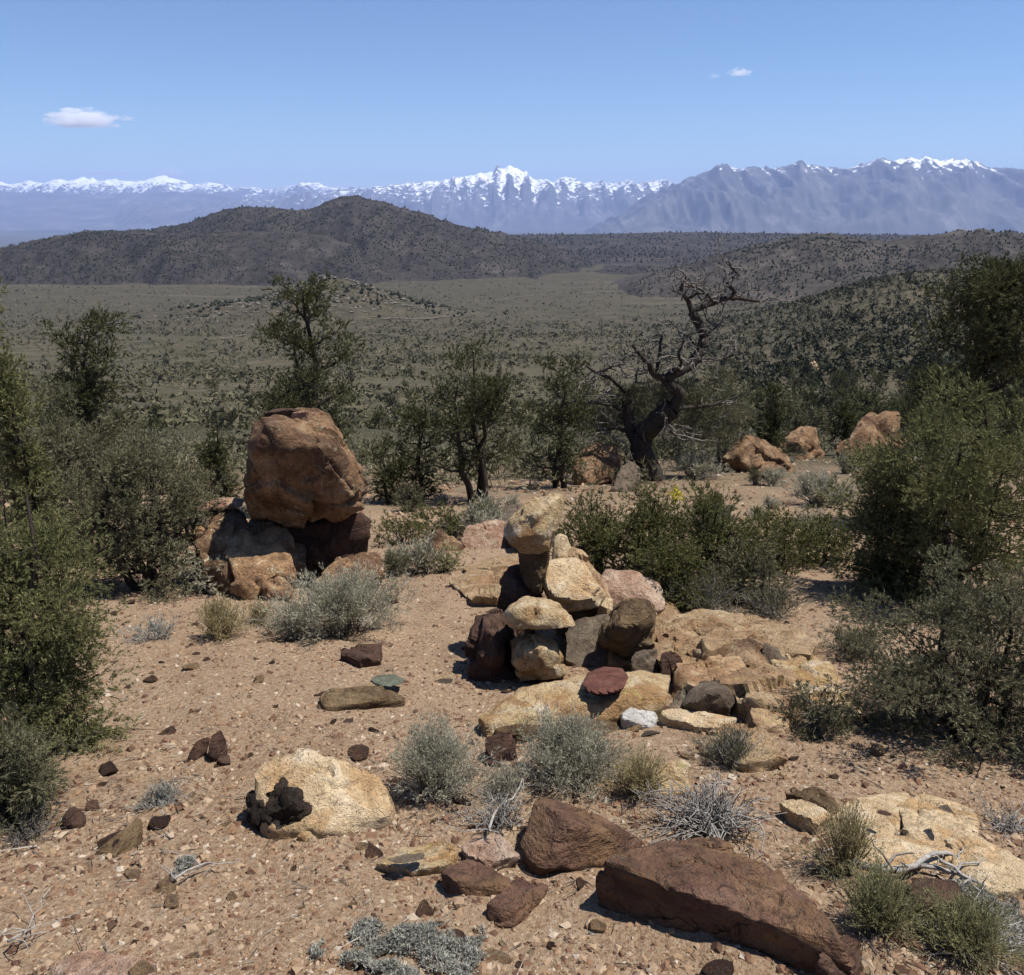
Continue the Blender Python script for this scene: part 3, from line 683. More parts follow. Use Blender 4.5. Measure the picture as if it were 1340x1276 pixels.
rock_obj('small_stone', 'small dark stone on the pale slab right of the white stone', 'stone', M_DARKR,
    gpx((860, 930, 0), (868, 922, .05), (880, 926, .05), (878, 940, 0), (864, 942, 0), (872, 924, .12)), foot=.04, sub=3, amp=.06, seed=36)
def grown(uv, f):
    c = np.mean(uv, 0); return [tuple(c + (np.array(a) - c) * f) for a in uv]
BG = 'tan bedrock ledges right of the cairn'
for lb, h, uv, mt, sd in (
    ('tan bedrock ledge directly right of the rounded banded stone', .13, [(868, 850), (872, 822), (905, 805), (950, 812), (965, 832), (930, 850), (895, 862)], M_BED, 37),
    ('tan bedrock ledge above the orange wedge stone', .10, [(930, 830), (955, 808), (1010, 815), (1050, 832), (1040, 850), (985, 845)], M_BED, 107),
    ('low tan ledge right of the orange wedge stone', .07, [(1025, 868), (1045, 850), (1090, 872), (1100, 892), (1065, 905), (1035, 898)], M_YEL, 108),
    ('tan ledge below the orange wedge stone', .10, [(960, 892), (985, 876), (1030, 885), (1045, 905), (1010, 918), (975, 912)], M_BED, 109),
    ('narrow tan ledge behind the grey-brown boulder', .12, [(895, 885), (900, 862), (935, 852), (965, 870), (960, 892), (925, 896)], M_TAN, 110),
    ('flat yellowish ledge at the right end of the tan bedrock', .05, [(1050, 915), (1075, 902), (1110, 912), (1120, 930), (1080, 936)], M_YEL, 111),
    ('low tan ledge in front of the flat tan slab', .05, [(930, 975), (960, 955), (1005, 962), (1015, 985), (975, 992)], M_BED, 112)):
    rock_obj('bedrock_ledge', lb, 'rock outcrop', mt, top(h, *grown(uv, 1.42)), foot=.12, group=BG, sub=5, p=14, amp=.06, freq=3, fine=.03, crack=.03, seed=sd)
rock_obj('bedrock_outcrop', 'tan bedrock shelf behind the cairn at the brush edge', 'rock outcrop', M_BED,
    [*top(.08, (800, 800), (870, 785), (910, 795), (900, 830), (860, 860), (800, 860)), *top(.13, (850, 810), (890, 806))], foot=.12, sub=5, p=12, amp=.06, freq=3.5, fine=.04, crack=.05, seed=38)
rock_obj('wedge_stone', 'orange wedge stone overhanging its own shadow on the tan bedrock', 'stone', M_ORANGE,
    gpx((938, 842, .1), (955, 838, .2), (985, 836, .25), (1005, 855, .2), (1026, 878, .1), (1010, 882, .0), (985, 866, -.1), (950, 862, -.08), (975, 840, .45), (1015, 870, .4)), foot=.02, shrink=.6, sub=5, p=16, amp=.05, seed=39)
rock_obj('grey_stone', 'grey stone at the right end of the orange wedge stone', 'stone', M_GREY,
    gpx((992, 862, .05), (1000, 843, .15), (1020, 846, .2), (1030, 876, .1), (1012, 884, 0), (1010, 850, .35)), foot=.05, sub=3, amp=.06, seed=40)
rock_obj('tan_slab', 'flat tan slab leaning right of the grey-brown boulder', 'rock', M_TAN,
    [*top(.10, (975, 930), (985, 905), (1035, 900), (1042, 920)), *top(.03, (1000, 960), (1030, 955), (1042, 935))], foot=.06, sub=4, amp=.05, seed=41)

# ---- rocks on the bench behind
rock_obj('bench_rock', 'pale rock with a dark hollow front behind the cairn on the left', 'rock', M_PINK,
    gpx((606, 706, .1), (612, 690, .2), (630, 680, .35), (655, 678, .4), (668, 690, .35), (664, 714, .1), (640, 718, .0), (612, 718, 0), (630, 705, .2), (640, 682, .9), (665, 700, .9)), foot=.1, sub=5, p=16, amp=.07, seed=42)
rock_obj('bench_rock', 'small triangular rust rock on the gravel between boulder and cairn', 'rock', M_ORANGE,
    gpx((553, 718, .05), (572, 691, .2), (580, 694, .2), (606, 718, .1), (580, 722, 0), (560, 721, 0), (576, 695, .5), (600, 715, .5)), foot=.08, sub=5, p=18, amp=.05, seed=43)
rock_obj('bedrock_outcrop', 'broken low bedrock step behind and left of the standing pillar', 'rock outcrop', M_BED,
    [*top(.035, (590, 760), (620, 735), (680, 720), (700, 745), (670, 790), (620, 800)), *top(.06, (640, 752), (670, 745))], foot=.15, sub=5, p=12, amp=.05, freq=3, fine=.03, crack=.015, seed=44)
rock_obj('bedrock_outcrop', 'low grey bedrock slope behind the cairn below the trees', 'rock outcrop', M_GREY,
    [*top(.12, (640, 690), (660, 662), (690, 656), (720, 670), (730, 700), (690, 712)), *top(.2, (690, 672), (705, 680))], foot=.2, sub=5, p=12, amp=.06, seed=45)
rock_obj('bench_rock', 'squarish red-brown rock with a pale top left of the dead tree', 'rock', M_ORANGE,
    gpx((750, 608, 0.00), (753, 593, 0.24), (765, 584, 0.48), (804, 581, 0.60), (811, 600, 0.48), (804, 634, 0.12), (774, 632, -0.12), (756, 617, -0.12), (780, 584, 1.44), (809, 593, 1.44)), foot=.2, sub=5, p=18, amp=.06, seed=46)
rock_obj('bench_rock', 'slanting grey slab leaning at the foot of the dead tree', 'rock', M_GREY,
    gpx((798, 640, 0), (810, 616, .3), (824, 602, .7), (834, 608, .7), (830, 630, .4), (818, 644, 0), (826, 606, 1.1), (812, 622, 1.0), (832, 614, 1.2)), foot=.25, sub=4, p=16, amp=.05, seed=47)
rock_obj('bench_rock', 'dark-faced rock with a pale ridge right of the dead tree', 'rock', M_ORANGE,
    gpx((945, 603, 0.12), (956, 586, 0.36), (983, 572, 0.72), (1001, 577, 0.72), (1025, 596, 0.48), (1042, 615, 0.24), (1013, 618, 0.00), (977, 620, -0.24), (971, 602, -0.12), (989, 574, 1.80), (1031, 602, 1.68)), foot=.25, sub=5, p=18, amp=.07, seed=48)
rock_obj('bench_rock', 'rounded orange rock between the two larger bench rocks on the right', 'rock', M_ORANGE,
    gpx((1012, 590, 0.00), (1022, 571, 0.36), (1044, 558, 0.72), (1072, 559, 0.84), (1077, 576, 0.60), (1065, 600, 0.00), (1032, 600, -0.12), (1050, 576, -0.24), (1062, 562, 1.92)), foot=.3, sub=5, p=14, amp=.07, seed=49)
rock_obj('bench_rock', 'tall cracked orange rock beside the big green juniper on the right', 'rock', M_ORANGE,
    gpx((1102, 596, 0.00), (1112, 575, 0.36), (1132, 548, 0.84), (1162, 540, 1.08), (1181, 551, 0.96), (1184, 587, 0.48), (1162, 606, 0.00), (1120, 606, -0.24), (1138, 575, 0.00), (1162, 545, 2.40), (1181, 575, 2.40)), foot=.3, sub=5, p=14, amp=.09, crack=.05, seed=50)
rock_obj('bench_rock', 'small dark rock left of the tall cracked orange rock', 'rock', M_ORANGE,
    gpx((1093, 594, 0), (1097, 580, .2), (1108, 574, .3), (1116, 584, .2), (1114, 598, 0), (1108, 578, .7)), foot=.2, sub=3, amp=.06, seed=51)
rock_obj('bench_rock', 'lone pale boulder far down the wooded slope', 'rock', M_PALE,
    px(255, (1055, 482, 0), (1058, 474, .5), (1066, 472, .8), (1074, 484, .5), (1070, 489, 0), (1064, 476, 4)), foot=1.0, sub=3, amp=.06, seed=52)

# ---- foreground rocks
yb = rock_obj('yellow_boulder', 'low pale yellow boulder with a shaded hollow in its left side', 'boulder', M_PALE,
    gpx((330, 1072, 0.06), (336, 1020, 0.15), (345, 995, 0.24), (370, 980, 0.28), (420, 982, 0.31), (460, 995, 0.31), (500, 1015, 0.26), (514, 1045, 0.19), (505, 1062, 0.11), (440, 1066, 0.06), (425, 1085, 0.01), (400, 1096, 0.00), (350, 1084, 0.00), (400, 1000, 0.43), (480, 1015, 0.43)),
    foot=.08, sub=5, p=10, amp=.05, freq=2.4, fine=.03, seed=53)
rock_obj('hollow_shade', 'crumbling black-brown lump painted as the shaded hollow of the yellow boulder', 'rock', M_HOLLOW_SHADE,  # dark lump put where the broken face lies in shade
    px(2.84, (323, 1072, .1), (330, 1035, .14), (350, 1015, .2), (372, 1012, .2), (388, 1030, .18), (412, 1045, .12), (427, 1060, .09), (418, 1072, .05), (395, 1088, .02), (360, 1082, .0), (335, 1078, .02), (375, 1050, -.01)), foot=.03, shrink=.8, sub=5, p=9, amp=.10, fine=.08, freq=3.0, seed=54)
rock_obj('yellow_stone', 'small yellow stone under the shaded hollow of the yellow boulder', 'stone', M_YEL,
    gpx((392, 1096, 0), (402, 1080, .06), (425, 1072, .1), (438, 1082, .1), (430, 1094, .02), (405, 1100, 0), (420, 1076, .2)), foot=.04, sub=3, amp=.06, seed=55)
rock_obj('red_slab', 'huge rust-red slab lying across the gravel in front', 'slab', M_RED,
    [*side((788, 1122, 1188), (800, 1145, 1190), (850, 1168, 1200), (940, 1178, 1222), (1030, 1216, 1256), (1085, 1242, 1274)), *top(.125, (805, 1106), (890, 1094), (935, 1098), (985, 1125), (1045, 1160), (1085, 1203)), *top(.10, (1118, 1238), (1128, 1252))],
    foot=.06, shrink=.92, sub=6, p=26, amp=.03, freq=2.6, fine=.014, crack=.025, seed=56, strata=.006)
rock_obj('dark_stone', 'dark lump at the lower right end of the huge rust slab', 'stone', M_DARKR,
    px(1.98, (1068, 1262, .0), (1080, 1235, .06), (1110, 1222, .12), (1132, 1240, .12), (1138, 1262, .08), (1120, 1280, .0), (1090, 1282, -.02), (1115, 1230, .22), (1135, 1250, .2)), foot=.05, sub=5, p=12, amp=.06, seed=57)
rock_obj('red_block', 'upright angular rust block behind the huge red slab', 'rock', M_RED,
    gpx((682, 1100, .1), (690, 1075, .16), (698, 1050, .22), (715, 1043, .28), (760, 1058, .26), (800, 1078, .22), (842, 1102, .18), (822, 1112, .1), (770, 1130, .02), (740, 1144, -.02), (712, 1138, -.02), (690, 1120, .02), (725, 1065, .1), (755, 1080, .06), (715, 1050, .42), (790, 1080, .4), (835, 1105, .3)),
    foot=.06, shrink=.9, sub=5, p=26, amp=.03, fine=.015, seed=58)
rock_obj('red_wedge', 'brown wedge rock between the upright rust block and the huge slab', 'rock', M_RED,
    gpx((756, 1122, .02), (762, 1095, .08), (790, 1082, .16), (842, 1102, .16), (832, 1118, .08), (795, 1128, .0), (768, 1132, -.02), (800, 1088, .3), (838, 1106, .26)), foot=.05, sub=5, p=22, amp=.03, seed=59)
rock_obj('red_flat_rock', 'flat dark red rock left of the upright rust block', 'rock', M_RED,
    gpx((578, 1142, .12), (582, 1158, .04), (612, 1172, .0), (660, 1166, .0), (676, 1156, .04), (640, 1135, .14), (612, 1122, .2), (590, 1128, .18), (610, 1160, .0), (580, 1150, .05)), foot=.05, shrink=.93, sub=5, p=22, amp=.03, seed=60)
rock_obj('red_flat_rock', 'brick-shaped red rock just below the flat dark red rock', 'rock', M_RED,
    gpx((636, 1186, .02), (640, 1212, -.02), (672, 1212, -.02), (684, 1192, .06), (720, 1158, .18), (715, 1172, .12), (672, 1152, .2), (655, 1165, .14), (670, 1190, .0)), foot=.04, shrink=.93, sub=5, p=24, amp=.035, seed=61)
rock_obj('pink_slab', 'low pinkish rock slab left of the upright rust block', 'rock', M_PINK,
    [*top(.05, (602, 1105), (615, 1092), (650, 1090), (676, 1104), (680, 1120), (640, 1128), (612, 1118))], foot=.06, sub=5, p=14, amp=.05, fine=.04, crack=.05, seed=62)
rock_obj('yellow_slab', 'low yellow slab flush with the gravel under a flat grey stone', 'rock', M_YEL,
    [*top(.03, (488, 1128), (520, 1106), (560, 1100), (600, 1110), (590, 1132), (540, 1140))], foot=.06, sub=5, p=10, amp=.06, fine=.05, seed=63)
rock_obj('flat_stone', 'flat grey stone lying on the low yellow slab', 'stone', M_GREY,
    [*top(.07, (500, 1124), (530, 1116), (560, 1114), (560, 1124), (520, 1132))], foot=.0, sub=3, p=10, amp=.05, seed=64)
rock_obj('slab', 'long thin brown slab on the left gravel with a green stone on it', 'slab', M_STRAT,
    [*top(.06, (418, 902), (460, 893), (528, 900), (532, 912)), *top(.02, (405, 918), (412, 926), (470, 918), (530, 915))], foot=.04, shrink=.98, sub=5, p=14, amp=.05, seed=65)
rock_obj('green_stone', 'flat grey-green stone lying on the long thin brown slab', 'stone', M_GREENL,
    [*top(.07, (484, 892), (492, 884), (515, 881), (530, 888), (524, 898), (496, 899)), *top(.03, (488, 894), (526, 892))], sub=3, p=10, amp=.04, seed=66)
rock_obj('slab', 'small brown slab right below the grey sagebrush by the boulder', 'slab', M_DARKR,
    [*top(.07, (440, 852), (462, 842), (500, 842), (498, 858), (470, 862))], foot=.04, sub=5, p=16, amp=.04, seed=67)
rock_obj('dark_stone', 'dark angular stone left in the cluster above the yellow boulder', 'stone', M_DARKR,
    gpx((243, 992, .0), (256, 970, .06), (272, 965, .1), (270, 988, .05), (255, 996, -.01), (268, 970, .16)), foot=.03, sub=3, p=20, amp=.05, seed=68)
rock_obj('dark_stone', 'dark pointed stone in the middle of the cluster above the yellow boulder', 'stone', M_DARKR,
    gpx((272, 985, .0), (276, 962, .06), (290, 952, .1), (298, 975, .08), (296, 996, .0), (280, 992, -.01), (290, 960, .14)), foot=.03, sub=3, p=20, amp=.06, seed=69)
rock_obj('dark_stone', 'small dark stone lowest in the cluster above the yellow boulder', 'stone', M_DARKR,
    gpx((280, 998, 0), (286, 988, .04), (300, 988, .05), (302, 998, 0), (290, 1003, 0), (294, 988, .1)), foot=.02, sub=3, p=18, amp=.06, seed=70)
rock_obj('dark_stone', 'dark brown cube-like stone on the left gravel', 'stone', M_DARKR,
    gpx((82, 1078, .0), (85, 1062, .05), (97, 1055, .08), (112, 1068, .08), (110, 1080, .03), (98, 1088, -.01), (90, 1068, .02), (100, 1058, .16)), foot=.03, sub=3, p=22, amp=.04, seed=71)
rock_obj('dark_stone', 'small stone just behind the dark cube-like stone', 'stone', M_DARKR,
    gpx((108, 1058, 0), (114, 1048, .04), (128, 1046, .06), (131, 1056, .02), (118, 1062, 0), (124, 1048, .1)), foot=.02, sub=3, p=18, amp=.05, seed=72)
rock_obj('brown_slab', 'half-buried brown slab standing out of the left gravel', 'slab', M_STRAT,
    gpx((112, 1124, .0), (140, 1102, .06), (170, 1082, .14), (180, 1068, .2), (188, 1075, .2), (186, 1100, .12), (150, 1122, .0), (185, 1080, .3)), foot=.05, shrink=.9, sub=5, p=18, amp=.04, seed=73)
rock_obj('pale_slab', 'pale slab flush with the gravel at the bottom left edge', 'slab', M_PINK,
    [*top(.02, (60, 1262), (120, 1246), (200, 1248), (205, 1276), (130, 1290), (70, 1285))], foot=.05, sub=5, p=10, amp=.05, seed=74)
rock_obj('yellow_stone', 'small yellow stone on the pale slab at the bottom left', 'stone', M_YEL,
    gpx((78, 1268, 0), (85, 1260, .03), (110, 1259, .05), (120, 1264, .04), (116, 1274, 0), (90, 1274, 0), (110, 1260, .08)), foot=.02, sub=3, amp=.05, seed=75)
BP = 'pale bedrock sheets at the lower right'
for lb, h, uv, sd in (
    ('pale yellow bedrock sheet nearest the dark wedge stone', .05, [(1105, 1062), (1130, 1048), (1178, 1042), (1190, 1066), (1170, 1092), (1120, 1090)], 76),
    ('pale yellow bedrock sheet under the flat grey stone', .06, [(1185, 1058), (1215, 1042), (1262, 1052), (1276, 1080), (1240, 1098), (1195, 1090)], 113),
    ('pale pinkish bedrock sheet above the fallen branches', .05, [(1120, 1104), (1165, 1096), (1230, 1102), (1240, 1122), (1180, 1132), (1130, 1124)], 114),
    ('pale bedrock sheet running down to the right edge', .06, [(1240, 1110), (1280, 1092), (1340, 1132), (1348, 1155), (1300, 1160), (1255, 1138)], 115)):
    rock_obj('bedrock_ledge', lb, 'rock outcrop', M_PALE, top(h * .6, *grown(uv, 1.25)), foot=.1, group=BP, sub=5, p=12, amp=.04, freq=3, fine=.03, crack=.03, seed=sd)
rock_obj('wedge_stone', 'dark wedge stone standing by the pale yellow bedrock at lower right', 'stone', M_STRAT,
    gpx((1030, 1040, .12), (1055, 1030, .14), (1070, 1027, .14), (1085, 1042, .1), (1108, 1062, .04), (1095, 1066, .0), (1072, 1052, .0), (1050, 1042, .04), (1080, 1035, .2)), foot=.02, shrink=.85, sub=5, p=18, amp=.05, seed=77)
rock_obj('pale_stone', 'pale low stone in front of the dark wedge stone', 'stone', M_PALE,
    [*top(.06, (1020, 1048), (1045, 1044), (1078, 1056), (1090, 1068), (1070, 1076), (1035, 1062))], foot=.04, sub=4, amp=.05, seed=78)
rock_obj('grey_stone', 'grey flat stone lying on the pale yellow bedrock near the dark bush', 'stone', M_GREY,
    [*top(.14, (1225, 1058), (1238, 1050), (1255, 1056), (1252, 1068), (1232, 1070))], foot=.0, sub=3, amp=.05, seed=79)
rock_obj('brown_stone', 'small brown sliver on the left of the pale yellow bedrock', 'stone', M_DARKR,
    [*top(.11, (1142, 1064), (1148, 1056), (1174, 1066), (1168, 1071))], foot=.0, sub=3, amp=.05, seed=80)
rock_obj('purple_rock', 'low purplish brown rock behind the grey lichen mat at the right edge', 'rock', M_DARKR,
    [*top(.10, (1180, 1160), (1215, 1145), (1255, 1152), (1262, 1180), (1215, 1192))], foot=.06, sub=4, amp=.05, seed=81)
rock_obj('yellow_stone', 'tan rounded stone half hidden behind the sage left of the dead twigs', 'stone', M_YEL,
    gpx((840, 1035, 0), (850, 1000, .1), (885, 990, .16), (905, 1005, .14), (905, 1035, .04), (870, 1045, 0), (890, 998, .3)), foot=.06, sub=4, amp=.05, seed=82)
rock_obj('low_rock', 'low dark ledge between the two front sagebrushes', 'rock', M_DARKR,
    gpx((632, 990, 0), (640, 965, .1), (672, 958, .15), (680, 985, .05), (660, 1000, 0), (665, 962, .3)), foot=.06, sub=4, amp=.07, seed=83)

# ---- loose stones big enough to pick out one by one, then the gravel
def stone_mesh(seed, sub=2):
    r = rng(seed)
    p = r.normal(size=(14, 3)); p /= np.linalg.norm(p, axis=1)[:, None]
    p *= np.array([1.0, r.uniform(.6, .95), r.uniform(.35, .6)])
    V, F = rock_verts(p, sub=3, p=90, chips=5, amp=.06, fine=.03, crack=0, seed=seed)
    return V, F
STONES = {}
for nm, mt in (('pale', M_PALE), ('rust', M_RED), ('tan', M_TAN), ('dark', M_DARKR)):
    for j in range(4):
        V, F = stone_mesh(hash(('pale', 'rust', 'tan', 'dark').index(nm) * 10 + j) + 200)
        STONES[nm, j] = mesh_np('loose_stone', V, F, mt, True)
STONE_LABEL = {'pale': 'small pale loose stone among the gravel', 'rust': 'small rust-red loose stone among the gravel',
               'tan': 'small tan loose stone among the gravel', 'dark': 'small dark brown loose stone among the gravel'}
r = rng(91)
n_put = 0
while n_put < 260:
    y = 2.0 + 7.5 * r.random() ** 1.5; x = r.uniform(-.6, .6) * (y + .4)
    if x > 1.6 + .1 * y: continue
    s = r.uniform(.012, .028) * (1 + 1.6 * (r.random() < .12)) * (0.7 + .12 * y)
    kind = r.choice(['pale', 'rust', 'tan', 'dark'], p=[.2, .3, .3, .2])
    o = link('loose_stone', STONES[kind, int(r.integers(4))], (x, y, gz(x, y) + s * .12))
    o.scale = (s, s, s); o.rotation_euler = (r.uniform(-.3, .3), r.uniform(-.3, .3), r.uniform(0, 6.3))
    tag(o, STONE_LABEL[kind], 'stone', kind + ' loose stones on the gravel')
    n_put += 1

def shard_mesh(seed):
    r = rng(seed); n = 7; a = np.sort(r.uniform(0, 6.28, n)); q = np.stack([np.cos(a), np.sin(a) * r.uniform(.45, .8), 0 * a], 1) * r.uniform(.7, 1, (n, 1))
    p = np.concatenate([q + [0, 0, .12], q * .92 - [0, 0, .12]])
    V, F = rock_verts(p, sub=3, p=60, chips=6, amp=.06, fine=.02, crack=0, seed=seed)
    me = mesh_np('broken_slab', V, F, (M_DARKR, M_GREY, M_TAN, M_RED)[seed % 4], True); me.set_sharp_from_angle(angle=math.radians(38)); return me
SH = [shard_mesh(600 + i) for i in range(8)]
r = rng(92); n_put = 0
SHL = ('thin dark brown broken slab half-buried in gravel', 'thin grey-brown broken slab half-buried in gravel', 'thin tan broken slab half-buried in gravel', 'thin rust broken slab half-buried in gravel')
while n_put < 64:
    y = 2.1 + 8 * r.random() ** 1.3; x = r.uniform(-.55, .55) * (y + .4); k = int(r.integers(8))
    s = r.uniform(.03, .075) * (.75 + .13 * y)
    o = link('broken_slab', SH[k], (x, y, gz(x, y) + s * .03)); o.scale = (s, s, s * r.uniform(.6, 1.2)); o.rotation_euler = (r.uniform(-.35, .35), r.uniform(-.35, .35), r.uniform(0, 6.3))
    tag(o, SHL[k % 4], 'stone', ('dark', 'grey', 'tan', 'rust')[k % 4] + ' broken slabs in the gravel'); n_put += 1

def mat_gravel():
    k = NT('mixed_gravel'); g = k.n('NewGeometry')
    col = k.ramp(g.outputs['Random Per Island'], [(0.0, (0.071, 0.042, 0.028)), (0.18, (0.134, 0.070, 0.045)), (0.40, (0.205, 0.127, 0.075)), (0.68, (0.270, 0.186, 0.118)), (0.9, (0.333, 0.252, 0.173)), (1.0, (0.397, 0.344, 0.276))])
    return k.done(k.bsdf(col, 0.9, None, spec=0.15))
def gravel(name, n, ymin, ymax, smin, smax, pw, seed, sub=1):
    r = rng(seed)
    B, F = ico(sub)
    y = ymin + (ymax - ymin) * r.random(n) ** pw
    x = r.uniform(-.64, .64, n) * (y + .6)
    keep = fbm(P3(x * 1.3, y * 1.3), 3, seed + 4) > r.uniform(-.75, .35, n)
    x, y = x[keep], y[keep]; n = len(x)
    s = smin + (smax * 1.3 - smin) * r.random(n) ** 4
    z = ground_z(x, y)
    A = np.stack([r.uniform(.7, 1.3, n), r.uniform(.6, 1.1, n), r.uniform(.35, .8, n)], 1) * s[:, None]
    jit = 1 + r.uniform(-.28, .28, (n, len(B), 1))
    W = B[None] * jit * A[:, None, :]
    a = r.uniform(0, 6.3, n); ca, sa = np.cos(a)[:, None], np.sin(a)[:, None]
    X = W[..., 0] * ca - W[..., 1] * sa; Y = W[..., 0] * sa + W[..., 1] * ca
    tl = r.uniform(-.4, .4, n)[:, None]
    Z = W[..., 2] + X * tl
    V = np.stack([X + x[:, None], Y + y[:, None], Z + z[:, None] + (s * .05)[:, None]], -1).reshape(-1, 3)
    FF = (F[None] + (np.arange(n) * len(B))[:, None, None]).reshape(-1, 3)
    return tag(link(name, mesh_np(name, V, FF, M_GRAVEL, False)), 'fine mixed tan and rust gravel over the slope', 'gravel', kind='stuff')
M_GRAVEL = mat_gravel()
OCT_V = np.array([(1, 0, 0), (.1, 1, 0), (-.95, .1, 0), (-.1, -1, 0), (.3, .2, .8), (-.35, -.25, .75)], float)      # blunt five-faced chip, open below
OCT_F = np.array([(0, 1, 4), (1, 2, 4), (2, 5, 4), (2, 3, 5), (3, 0, 5), (0, 4, 5)])
_ico = ico
def ico(sub, _o=_ico): return (OCT_V, OCT_F) if sub == 0 else _o(sub)
gravel('gravel', 40000, 1.9, 12, .006, .021, 1.3, 301, 0)
gravel('gravel', 9000, 11, 27, .015, .07, 1.0, 303, 0)
gravel('gravel', 65000, 1.9, 12, .004, .013, 1.5, 302, 0)
ico = _ico
# ------------------------------------------------------------------ plant materials
def mat_leaf(name, a, b, c, trans=0.25):
    k = NT(name); g = k.n('NewGeometry'); co = k.coord('Object')
    n = k.noise(co, 4.0, 4, 0.6)
    f = k.math('ADD', k.math('MULTIPLY', g.outputs['Random Per Island'], 0.5), k.math('MULTIPLY', k.math('SUBTRACT', n, 0.24), 1.05))
    col = k.ramp(f, [(0.15, a), (0.55, b), (0.95, c)])
    p = k.bsdf(col, 0.75, None, spec=0.15)
    t = k.n('BsdfTranslucent'); k.l(col, t.inputs[0])
    m = k.n('MixShader'); m.inputs[0].default_value = trans; k.l(p, m.inputs[1]); k.l(t.outputs[0], m.inputs[2])
    return k.done(m.outputs[0])

def mat_bark(name, a, b, sc=30):
    k = NT(name); co = k.coord('Object', (1, 1, 0.25)); n = k.noise(co, sc, 5, 0.7)
    return k.done(k.bsdf(k.ramp(n, [(0.3, a), (0.7, b)]), 0.95, n, 0.6, 0.02, 0.1))

L_JUN = mat_leaf('juniper_needles', (0.069, 0.072, 0.027), (0.145, 0.145, 0.060), (0.251, 0.243, 0.111))
L_PIN = mat_leaf('pinyon_needles', (0.034, 0.035, 0.016), (0.068, 0.071, 0.030), (0.123, 0.120, 0.053))
L_GRN = mat_leaf('green_brush_leaves', (0.052, 0.055, 0.017), (0.099, 0.102, 0.036), (0.162, 0.156, 0.061))
L_DRY = mat_leaf('dusty_olive_leaves', (0.070, 0.067, 0.035), (0.134, 0.128, 0.073), (0.236, 0.217, 0.134))
L_SAGE = mat_leaf('sagebrush_leaves', (0.20, 0.185, 0.13), (0.36, 0.34, 0.25), (0.54, 0.52, 0.41), 0.25)
L_MAT = mat_leaf('grey_mat_leaves', (0.19, 0.185, 0.15), (0.31, 0.305, 0.26), (0.45, 0.44, 0.39), 0.2)
L_GRASS = mat_leaf('dry_grass_blades', (0.22, 0.175, 0.085), (0.36, 0.30, 0.16), (0.50, 0.43, 0.26), 0.3)
L_GRASSG = mat_leaf('green_bunchgrass_blades', (0.15, 0.14, 0.065), (0.25, 0.235, 0.12), (0.38, 0.35, 0.20), 0.3)
L_YEL = mat_leaf('yellow_blossom', (0.35, 0.30, 0.02), (0.50, 0.43, 0.03), (0.62, 0.55, 0.06), 0.2)
B_DARK = mat_bark('dark_bark', (0.022, 0.018, 0.015), (0.065, 0.052, 0.043))
B_GREY = mat_bark('weathered_grey_wood', (0.075, 0.066, 0.058), (0.20, 0.18, 0.16))
B_DEAD = mat_bark('dead_silver_wood', (0.16, 0.145, 0.13), (0.40, 0.375, 0.345))
B_SNAG = mat_bark('dead_juniper_bark', (0.018, 0.014, 0.012), (0.065, 0.055, 0.047))

# ------------------------------------------------------------------ plant geometry
def nrm(a): return a / np.maximum(np.linalg.norm(a, axis=-1, keepdims=True), 1e-9)

def tube(path, rad, sides=6):
    path = np.asarray(path, float); rad = np.asarray(rad, float); n = len(path)
    t = np.gradient(path, axis=0); t = nrm(t)
    up = np.array([0.31, 0.17, 0.93]); a = nrm(np.cross(t, up)); b = np.cross(t, a)
    ang = np.arange(sides) / sides * 2 * np.pi
    V = path[:, None] + (a[:, None] * np.cos(ang)[None, :, None] + b[:, None] * np.sin(ang)[None, :, None]) * rad[:, None, None]
    i = np.arange(n - 1)[:, None] * sides; j = np.arange(sides)[None]; j2 = (j + 1) % sides
    F = np.stack([i + j, i + j2, i + sides + j2, i + sides + j], -1).reshape(-1, 4)
    return V.reshape(-1, 3), F

def wiggle(p0, p1, n, amp, r, sag=0.0):
    """a crooked limb from p0 to p1"""
    p0, p1 = np.asarray(p0, float), np.asarray(p1, float); L = np.linalg.norm(p1 - p0)
    s = np.linspace(0, 1, n)[:, None]
    P = p0 + (p1 - p0) * s
    off = np.cumsum(r.normal(size=(n, 3)), 0); off -= off[0] + (off[-1] - off[0]) * s
    P = P + off * amp * L / math.sqrt(n)
    P[:, 2] += (sag * L * s * (1 - s) * 4)[:, 0]
    return P

def sprigs(pos, d, n_per, length, width, r, spread=0.9, twig=1.3):
    """fans of needle triangles along short twigs"""
    n = len(pos)
    d = nrm(d)
    K = n_per
    pos = np.repeat(pos, K, 0); dd = np.repeat(d, K, 0)
    rv = r.normal(size=(n * K, 3)); perp = nrm(rv - dd * (rv * dd).sum(1)[:, None])
    nd = nrm(dd + perp * spread * r.uniform(.5, 1.2, (n * K, 1)))
    base = pos + dd * (length * r.uniform(0, twig, (n * K, 1)))
    L = length * r.uniform(.55, 1.25, (n * K, 1)); w = width * r.uniform(.7, 1.3, (n * K, 1))
    sd = nrm(np.cross(nd, r.normal(size=(n * K, 3))))
    V = np.stack([base - sd * w * .5, base + sd * w * .5, base + nd * L], 1).reshape(-1, 3)
    return V, np.arange(n * K * 3).reshape(-1, 3)

